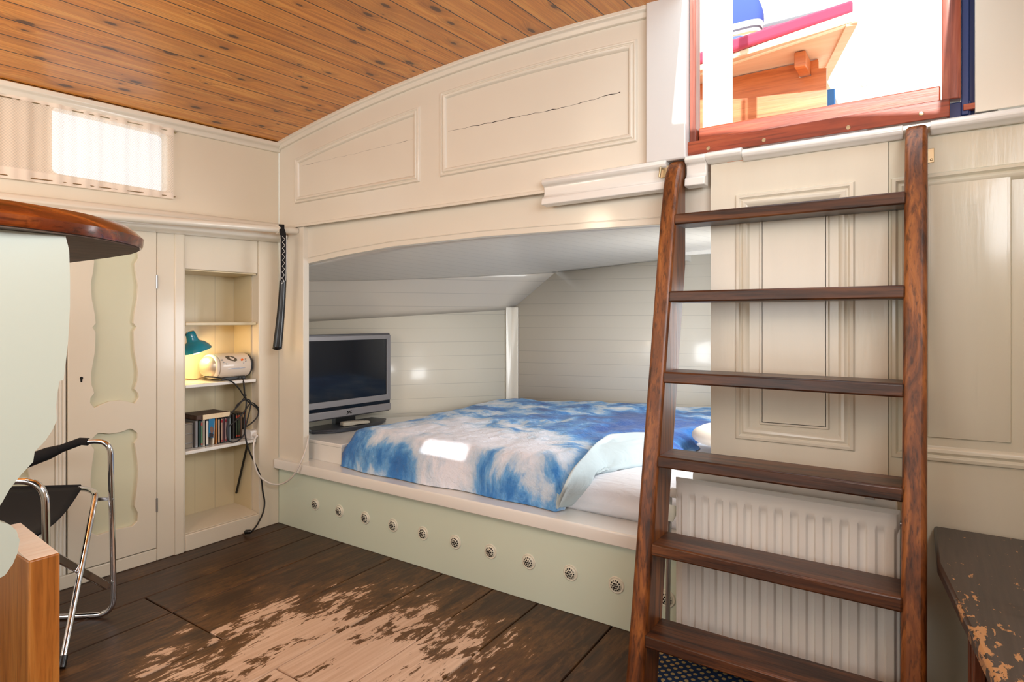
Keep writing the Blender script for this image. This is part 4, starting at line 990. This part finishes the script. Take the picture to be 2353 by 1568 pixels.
b = MB(); b.tube(spline([at(426, 871, X=-.05), at(446, 873, X=-.04), at(466, 867, X=-.03), at(480, 865.5, X=-.02)], 8), .003, 8); tag(b.obj('lamp_cord', plain('gold_cord', (150, 116, 66), .5), smooth=60), 'thin pale cord on the shelf between lamp and radio', 'cord')

# ------------------------------------------------------------------ PIPE, SHOE HORN
pip = MB(); pa, pb2 = at(683, 531, Y=-.0), at(330, 503, X=.125)
pa.y = -.002
dirp = (pb2 - pa).normalized(); pe = pa + dirp * 2.4
pip.tube([pa, pe], .0165, 18)
for t_ in (.095, .115):
    c = pa + dirp * t_; pip.tube([c - dirp * .012, c + dirp * .0], .021, 18)
tag(pip.obj('curtain_pipe', M['cream'], smooth=40, origin=pa), 'cream painted pipe running above the bookcase into the corner', 'pipe')
hx = at(641, 521, X=.13); sd = (pa - hx); tp = hx.copy(); tt = (hx.x - pa.x) / dirp.x; onp = pa + dirp * ((hx.y - pa.y) / dirp.y)
top = onp + Vector((.0, 0, .019)); lowp = at(637, 802, X=.15)
sh = thing('shoe_horn', 'long black shoe horn with white lacing hanging from the cream pipe', 'shoe horn', (onp.x + .02, onp.y, lowp.z))
blade = MB()
sidev = Vector((.55, .83, 0)).normalized(); nv = Vector((.83, -.55, 0))
def bp_(t):
    c = Vector((onp.x + .034, onp.y - .012, onp.z - .01)).lerp(Vector((lowp.x, lowp.y, lowp.z)), t); c += Vector((0, .012, 0)) * math.sin(PI * t); return c
def bw(u, v):
    t = .18 + .82 * v; w = (.0135 + .0075 * t * t)
    a = (u - .5) * 2; c = bp_(t)
    return tuple(c + sidev * w * a + nv * (.010 * (1 - a * a)) + Vector((0, 0, -.006 * (1 - a * a) * (v > .98))))
blade.grid(bw, 12, 40)
o = blade.obj('blade', M['black_plastic'], sh, smooth=70); md = o.modifiers.new('thickness', 'SOLIDIFY'); md.thickness = .004; md.offset = 0
gp = MB()
def gw(u, v):
    w = .0130; a = (u - .5) * 2
    if v < .3:
        an = PI * (1 - v / .3) ; r = .023
        c = Vector((onp.x, onp.y, onp.z)) + Vector((nv.x * r * math.cos(an) , nv.y * r * math.cos(an), r * math.sin(an)))
        return tuple(c + sidev * w * a)
    t = (v - .3) / .7 * .42; c = bp_(t); c0 = Vector((onp.x + nv.x * .023, onp.y + nv.y * .023, onp.z)); k = min(1, (v - .3) / .12)
    return tuple(c0.lerp(c + nv * (.006 + .005 * (1 - a * a)), k) + sidev * w * a + Vector((0, 0, -(1-k) * 0)))
gp.grid(gw, 8, 50); o = gp.obj('leather_grip', M['black_fabric'], sh, smooth=70); md = o.modifiers.new('thickness', 'SOLIDIFY'); md.thickness = .004; md.offset = 1
zz = MB(); zp = []
for k in range(17):
    t = .05 + .40 * k / 16; zp.append(bp_(t) + nv * .0185 + sidev * (.006 if k % 2 else -.006))
zz.tube(zp, .0012, 6)
for s_ in (-1, 1): zz.tube([bp_(.04 + .38 * k / 8) + nv * .0125 + sidev * s_ * .0128 for k in range(9)], .0011, 6)
zz.obj('lacing', M['rope'], sh)

# ------------------------------------------------------------------ LACE CURTAIN
cu_ = thing('lace_curtain', 'cream lace net curtain across the small high window', 'curtain', (.015, -1.1, 1.6))
def zt_(y): return 1.941 + (y + .553) * .04
def zb2(y): return 1.622 + (y + .557) * .032
def lace(u, v):
    y = -1.75 + u * (1.75 - .556); z = zb2(y) + v * (zt_(y) - zb2(y))
    y2 = y + (.03 * (1 - v) * 0)
    x = .018 + .004 * math.sin(y * 55) + .003 * math.sin(y * 131 + 1) + .006 * noise.noise(Vector((y * 9, z * 6, 0)))
    return (x, y2, z)
b = MB(); b.grid(lace, 160, 16); b.obj('lace_panel', M['lace'], cu_, smooth=80)
for zf, ye in ((zt_, -.538), (zb2, -.545)):
    b = MB(); b.tube([(.016, -1.8, zf(-1.8) - (.012 if zf is zt_ else -.012)), (.016, ye, zf(ye) - (.012 if zf is zt_ else -.012))], .0022, 6); b.lathe([(.004, 0), (.003, .012)], (.0, ye - .002, zf(ye) - (.012 if zf is zt_ else -.012)), (1, 0, 0), 8); b.obj('rod', M['brass'], cu_)

# ------------------------------------------------------------------ BAR COUNTER on the left
cnt = thing('bar_counter', 'bar counter with thick varnished top over a wavy mint white panel', 'counter', (1.55, -1.9, .2))
out = [(1.70, -2.9), (1.70, -1.66)] + [tuple(p[:2]) for p in spline([(1.697, -1.62, 0), (1.665, -1.515, 0), (1.60, -1.425, 0), (1.53, -1.37, 0), (1.43, -1.343, 0)], 6)] + [(1.30, -1.335), (.98, -1.335), (.98, -2.9)]
b = MB(); b.loft([[(x, y, z) for x, y in offset(out, o_)] for z, o_ in ((1.222, .002), (1.226, 0), (1.240, -.002), (1.252, .010), (1.264, .026), (1.266, .034))])
b.obj('counter_top', [M['counter']], cnt, smooth=50)
b = MB(); b.prism(offset(out, .006), 'z', 1.2195, 1.2225); u_ = b.obj('underside', M['counter_under'], cnt); u_['label'] = 'grey brown unvarnished underside'
pf = [(150, 541), (159, 575), (161, 640), (161, 700), (159, 745), (156, 790), (151, 835), (146, 874), (137, 876), (132, 905), (129, 935), (131, 965), (120, 990), (103, 1015), (80, 1038), (76, 1062), (48, 1092), (22, 1125), (5, 1155), (-12, 1180), (2, 1200), (22, 1206), (38, 1220), (45, 1242), (41, 1270), (30, 1296), (12, 1322), (-10, 1335), (-25, 1350)]
PP = [at(u, v, X=1.66) for u, v in pf]; PP = [(q.y, q.z) for q in PP]
poly = [(-2.7, 1.219), (PP[0][0], 1.219)] + PP + [(PP[-1][0] - .06, PP[-1][1]), (PP[-1][0] - .06, .0), (-2.7, 0)]
b = MB(); b.prism(poly, 'x', 1.632, 1.66); b.obj('support_panel', M['mint'], cnt, bevel=.005, smooth=40)
# beech post
pz = .655
pst = thing('beech_upright', 'thick oiled beech upright with pale end grain in the near left corner', 'post', (1.48, -1.545, 0))
b = MB(); b.box((1.36, -1.5684, 0), (1.551, -1.521, pz)); b.obj('board', M['beech'], pst, bevel=.003)
b = MB(); b.prism([(1.362, pz), (1.549, pz), (1.549, pz + .001), (1.362, pz + .02)], 'y', -1.567, -1.523); b.obj('end_grain_cap', M['beech_end'], pst, bevel=.001)

# ------------------------------------------------------------------ FOLDING CHAIR
ch = thing('folding_chair', 'chrome folding chair with black canvas seat under the bar counter', 'chair', (.5, -1.15, 0))
R = .0098
A0 = at(250, 1415, Z=R); fb = Vector((-.5, -.866, 0))          # near-wall side frame, front corner and direction to the back
lat = Vector((.45, -.345, 0))
def frame(base, ztop):
    c = [base + fb * .52 + Vector((0, 0, .0)), base, base + Vector((0, 0, ztop - R)), base + fb * .10 + Vector((0, 0, ztop - R - .0)), base + fb * .52 + Vector((0, 0, ztop - R - .16))]
    return c
ztp = .645
pa_ = [at(60, 1421, Z=R), at(258, 1408, Z=R), at(240, 1000, Z=.66) * 0 + Vector((at(258, 1408, Z=R).x, at(258, 1408, Z=R).y, 0)) + Vector((0.035, -.02, .655))]
AB = at(262, 1412, Z=R); AT = Vector((AB.x + .0, AB.y - .012, .64))
Aback = at(60, 1422, Z=R)
dA = (Aback - AB).normalized()
k1 = AT + dA * .10 + Vector((0, 0, .0)); k2 = AT + dA * .34 + Vector((0, 0, -.09))
tubA = round_path([Aback + dA * .15, AB, AT, k1, k2], .065, 8)
b = MB(); b.tube(tubA, R, 12); b.obj('side_frame', M['chrome'], ch, smooth=60)
BT = AT + Vector((.45, -.345, 0)); BB = Vector((BT.x + .0, BT.y + .012, R))
tubB = round_path([BB + dA * .5, BB, BT, BT + dA * .13, BT + dA * .36 + Vector((0, 0, -.08))], .065, 8)
b = MB(); b.tube(tubB, R, 12); b.obj('side_frame', M['chrome'], ch, smooth=60)
sl0, sl1 = AT + dA * .065, AT + dA * .34 + Vector((0, 0, -.09))
b = MB(); b.tube([AT + dA * .075 + Vector((0, 0, -.002)), k1 + Vector((0, 0, .0)), k1.lerp(k2, .3)], .014, 12); b.obj('arm_sleeve', M['black_fabric'], ch)
b = MB(); b.tube([k1.lerp(k2, .28), k1.lerp(k2, .45), k1.lerp(k2, .95)], [.015, .022, .024], 12); b.obj('arm_sleeve', M['black_fabric'], ch)
# scissor legs
LT = at(221, 1148, Z=.425); LF = at(141, 1533, Z=.008)
railA = round_path([LF, LT + Vector((0, 0, .02)), LT + Vector((0, 0, .02)) + (at(186, 1122, Z=.445) - LT).normalized() * .05, at(186, 1122, Z=.445) + dA * .012], .035, 6)
b = MB(); b.tube(railA, R, 12); b.obj('leg', M['chrome'], ch, smooth=60)
dl = (LF - LT).normalized(); b = MB(); b.tube([LF - dl * .03, LF + dl * .004], .0125, 10); b.obj('rubber_foot', M['black_plastic'], ch)
B1, B2 = at(98, 1243, Z=.40), AB + Vector((.012, -.012, .11))
def flat(a, c, h, w):
    d = (c - a).normalized(); s_ = d.cross(Vector((0, 0, 1))).normalized(); n_ = s_.cross(d)
    return MB().loft([[p + s_ * w * i + n_ * h * j for i, j in ((-1, -1), (1, -1), (1, 1), (-1, 1))] for p in (a, c)])
off_ = Vector((-.018, -.026, 0)); flat(B1 + off_, B2 + off_ * .4, .013, .0045).obj('cross_bar', M['chrome'], ch, bevel=.003)
b = MB(); b.tube([B1 + Vector((-.03, .0, 0)), B1 + Vector((.06, -.045, .012))], .021, 16); b.obj('pivot_sleeve', M['chrome'], ch)
hA = AB + Vector((0, 0, .40)); flat(LT + Vector((.002, .004, .0)), hA + Vector((0, -.004, .02)), .006, .003).obj('hinge_link', M['steel'], ch, bevel=.001)
# seat sling
b = MB(); b.tube([at(187, 1122, Z=.446) + dA * .006, at(186, 1122, Z=.445) + dA * .36], .0135, 12); b.obj('seat_sleeve', M['black_fabric'], ch)
SA0 = at(188, 1121, Z=.452); SA1 = SA0 + dA * .36; SB0 = at(60, 1236, Z=.45); SB1 = SB0 + dA * .36
def seat(u, v):
    a = SA0.lerp(SA1, v); c = SB0.lerp(SB1, v); p = a.lerp(c, u); p.z -= .035 * math.sin(PI * u); return p
b = MB(); b.grid(seat, 16, 14); o = b.obj('seat_sling', M['black_fabric'], ch, smooth=70); md = o.modifiers.new('thickness', 'SOLIDIFY'); md.thickness = .006; md.offset = 0
for p in (LT.lerp(LF, .08), LT.lerp(LF, .35), AB + Vector((0, 0, .42)), AB + Vector((0, 0, .12))):
    b = MB(); b.lathe([(.005, 0), (.004, .003), (0, .004)], p + Vector((.006, -.008, 0)), (.65, -.75, 0), 10); b.obj('rivet', M['steel'], ch)

# ------------------------------------------------------------------ LIGHT
def area(name, loc, rot, sx, sy, power, col=(1, 1, 1)):
    l = bpy.data.lights.new(name, 'AREA'); l.shape = 'RECTANGLE'; l.size = sx; l.size_y = sy; l.energy = power; l.color = col
    o = bpy.data.objects.new(name, l); COL.objects.link(o); o.location = loc; o.rotation_euler = rot; return o
def point(name, loc, power, col, r=.05):
    l = bpy.data.lights.new(name, 'POINT'); l.energy = power; l.color = col; l.shadow_soft_size = r
    o = bpy.data.objects.new(name, l); COL.objects.link(o); o.location = loc; return o
sun = bpy.data.lights.new('sun', 'SUN'); sun.energy = 6; sun.angle = math.radians(.9); sun.color = (1, .97, .92)
so_ = bpy.data.objects.new('sun', sun); COL.objects.link(so_); so_.rotation_euler = SUN.to_track_quat('-Z', 'Y').to_euler()
w = bpy.data.worlds.new('world'); S.world = w; w.use_nodes = True
bg = w.node_tree.nodes['Background']; bg.inputs[0].default_value = (.86, .94, 1, 1); bg.inputs[1].default_value = 1.5
area('rear_fill_light', (1.35, -3.0, 1.25), (PI / 2, 0, 0), 2.0, .9, 19, (.93, .97, 1))  # added fill in front of the solid rear wall, no window there
area('side_fill_light', (3.26, -1.75, 1.66), (PI / 2, 0, PI / 2), 1.6, .5, 28, (.92, .96, 1))  # added fill beside the windowless right wall, brightens the left wall
area('hatch_light', (2.54, -.38, 2.3), (0, 0, 0), .7, .76, 2, (.92, .97, 1))
area('berth_hatch_light', (1.82, 1.68, 1.62), (0, 0, 0), .4, .4, 25, (.88, .95, 1))
area('berth_end_fill_light', (2.34, .8, .95), (PI / 2, 0, PI / 2), .6, .5, 11, (.95, .98, 1))  # added to brighten the berth alcove; the end wall has no porthole
point('cabin_lamp', (.9, -1.9, 1.75), 12, (1, .83, .6), .09)
point('reading_lamp_glow', tuple(h0 + ax * .12), 1.6, (1, .66, .30), .02)
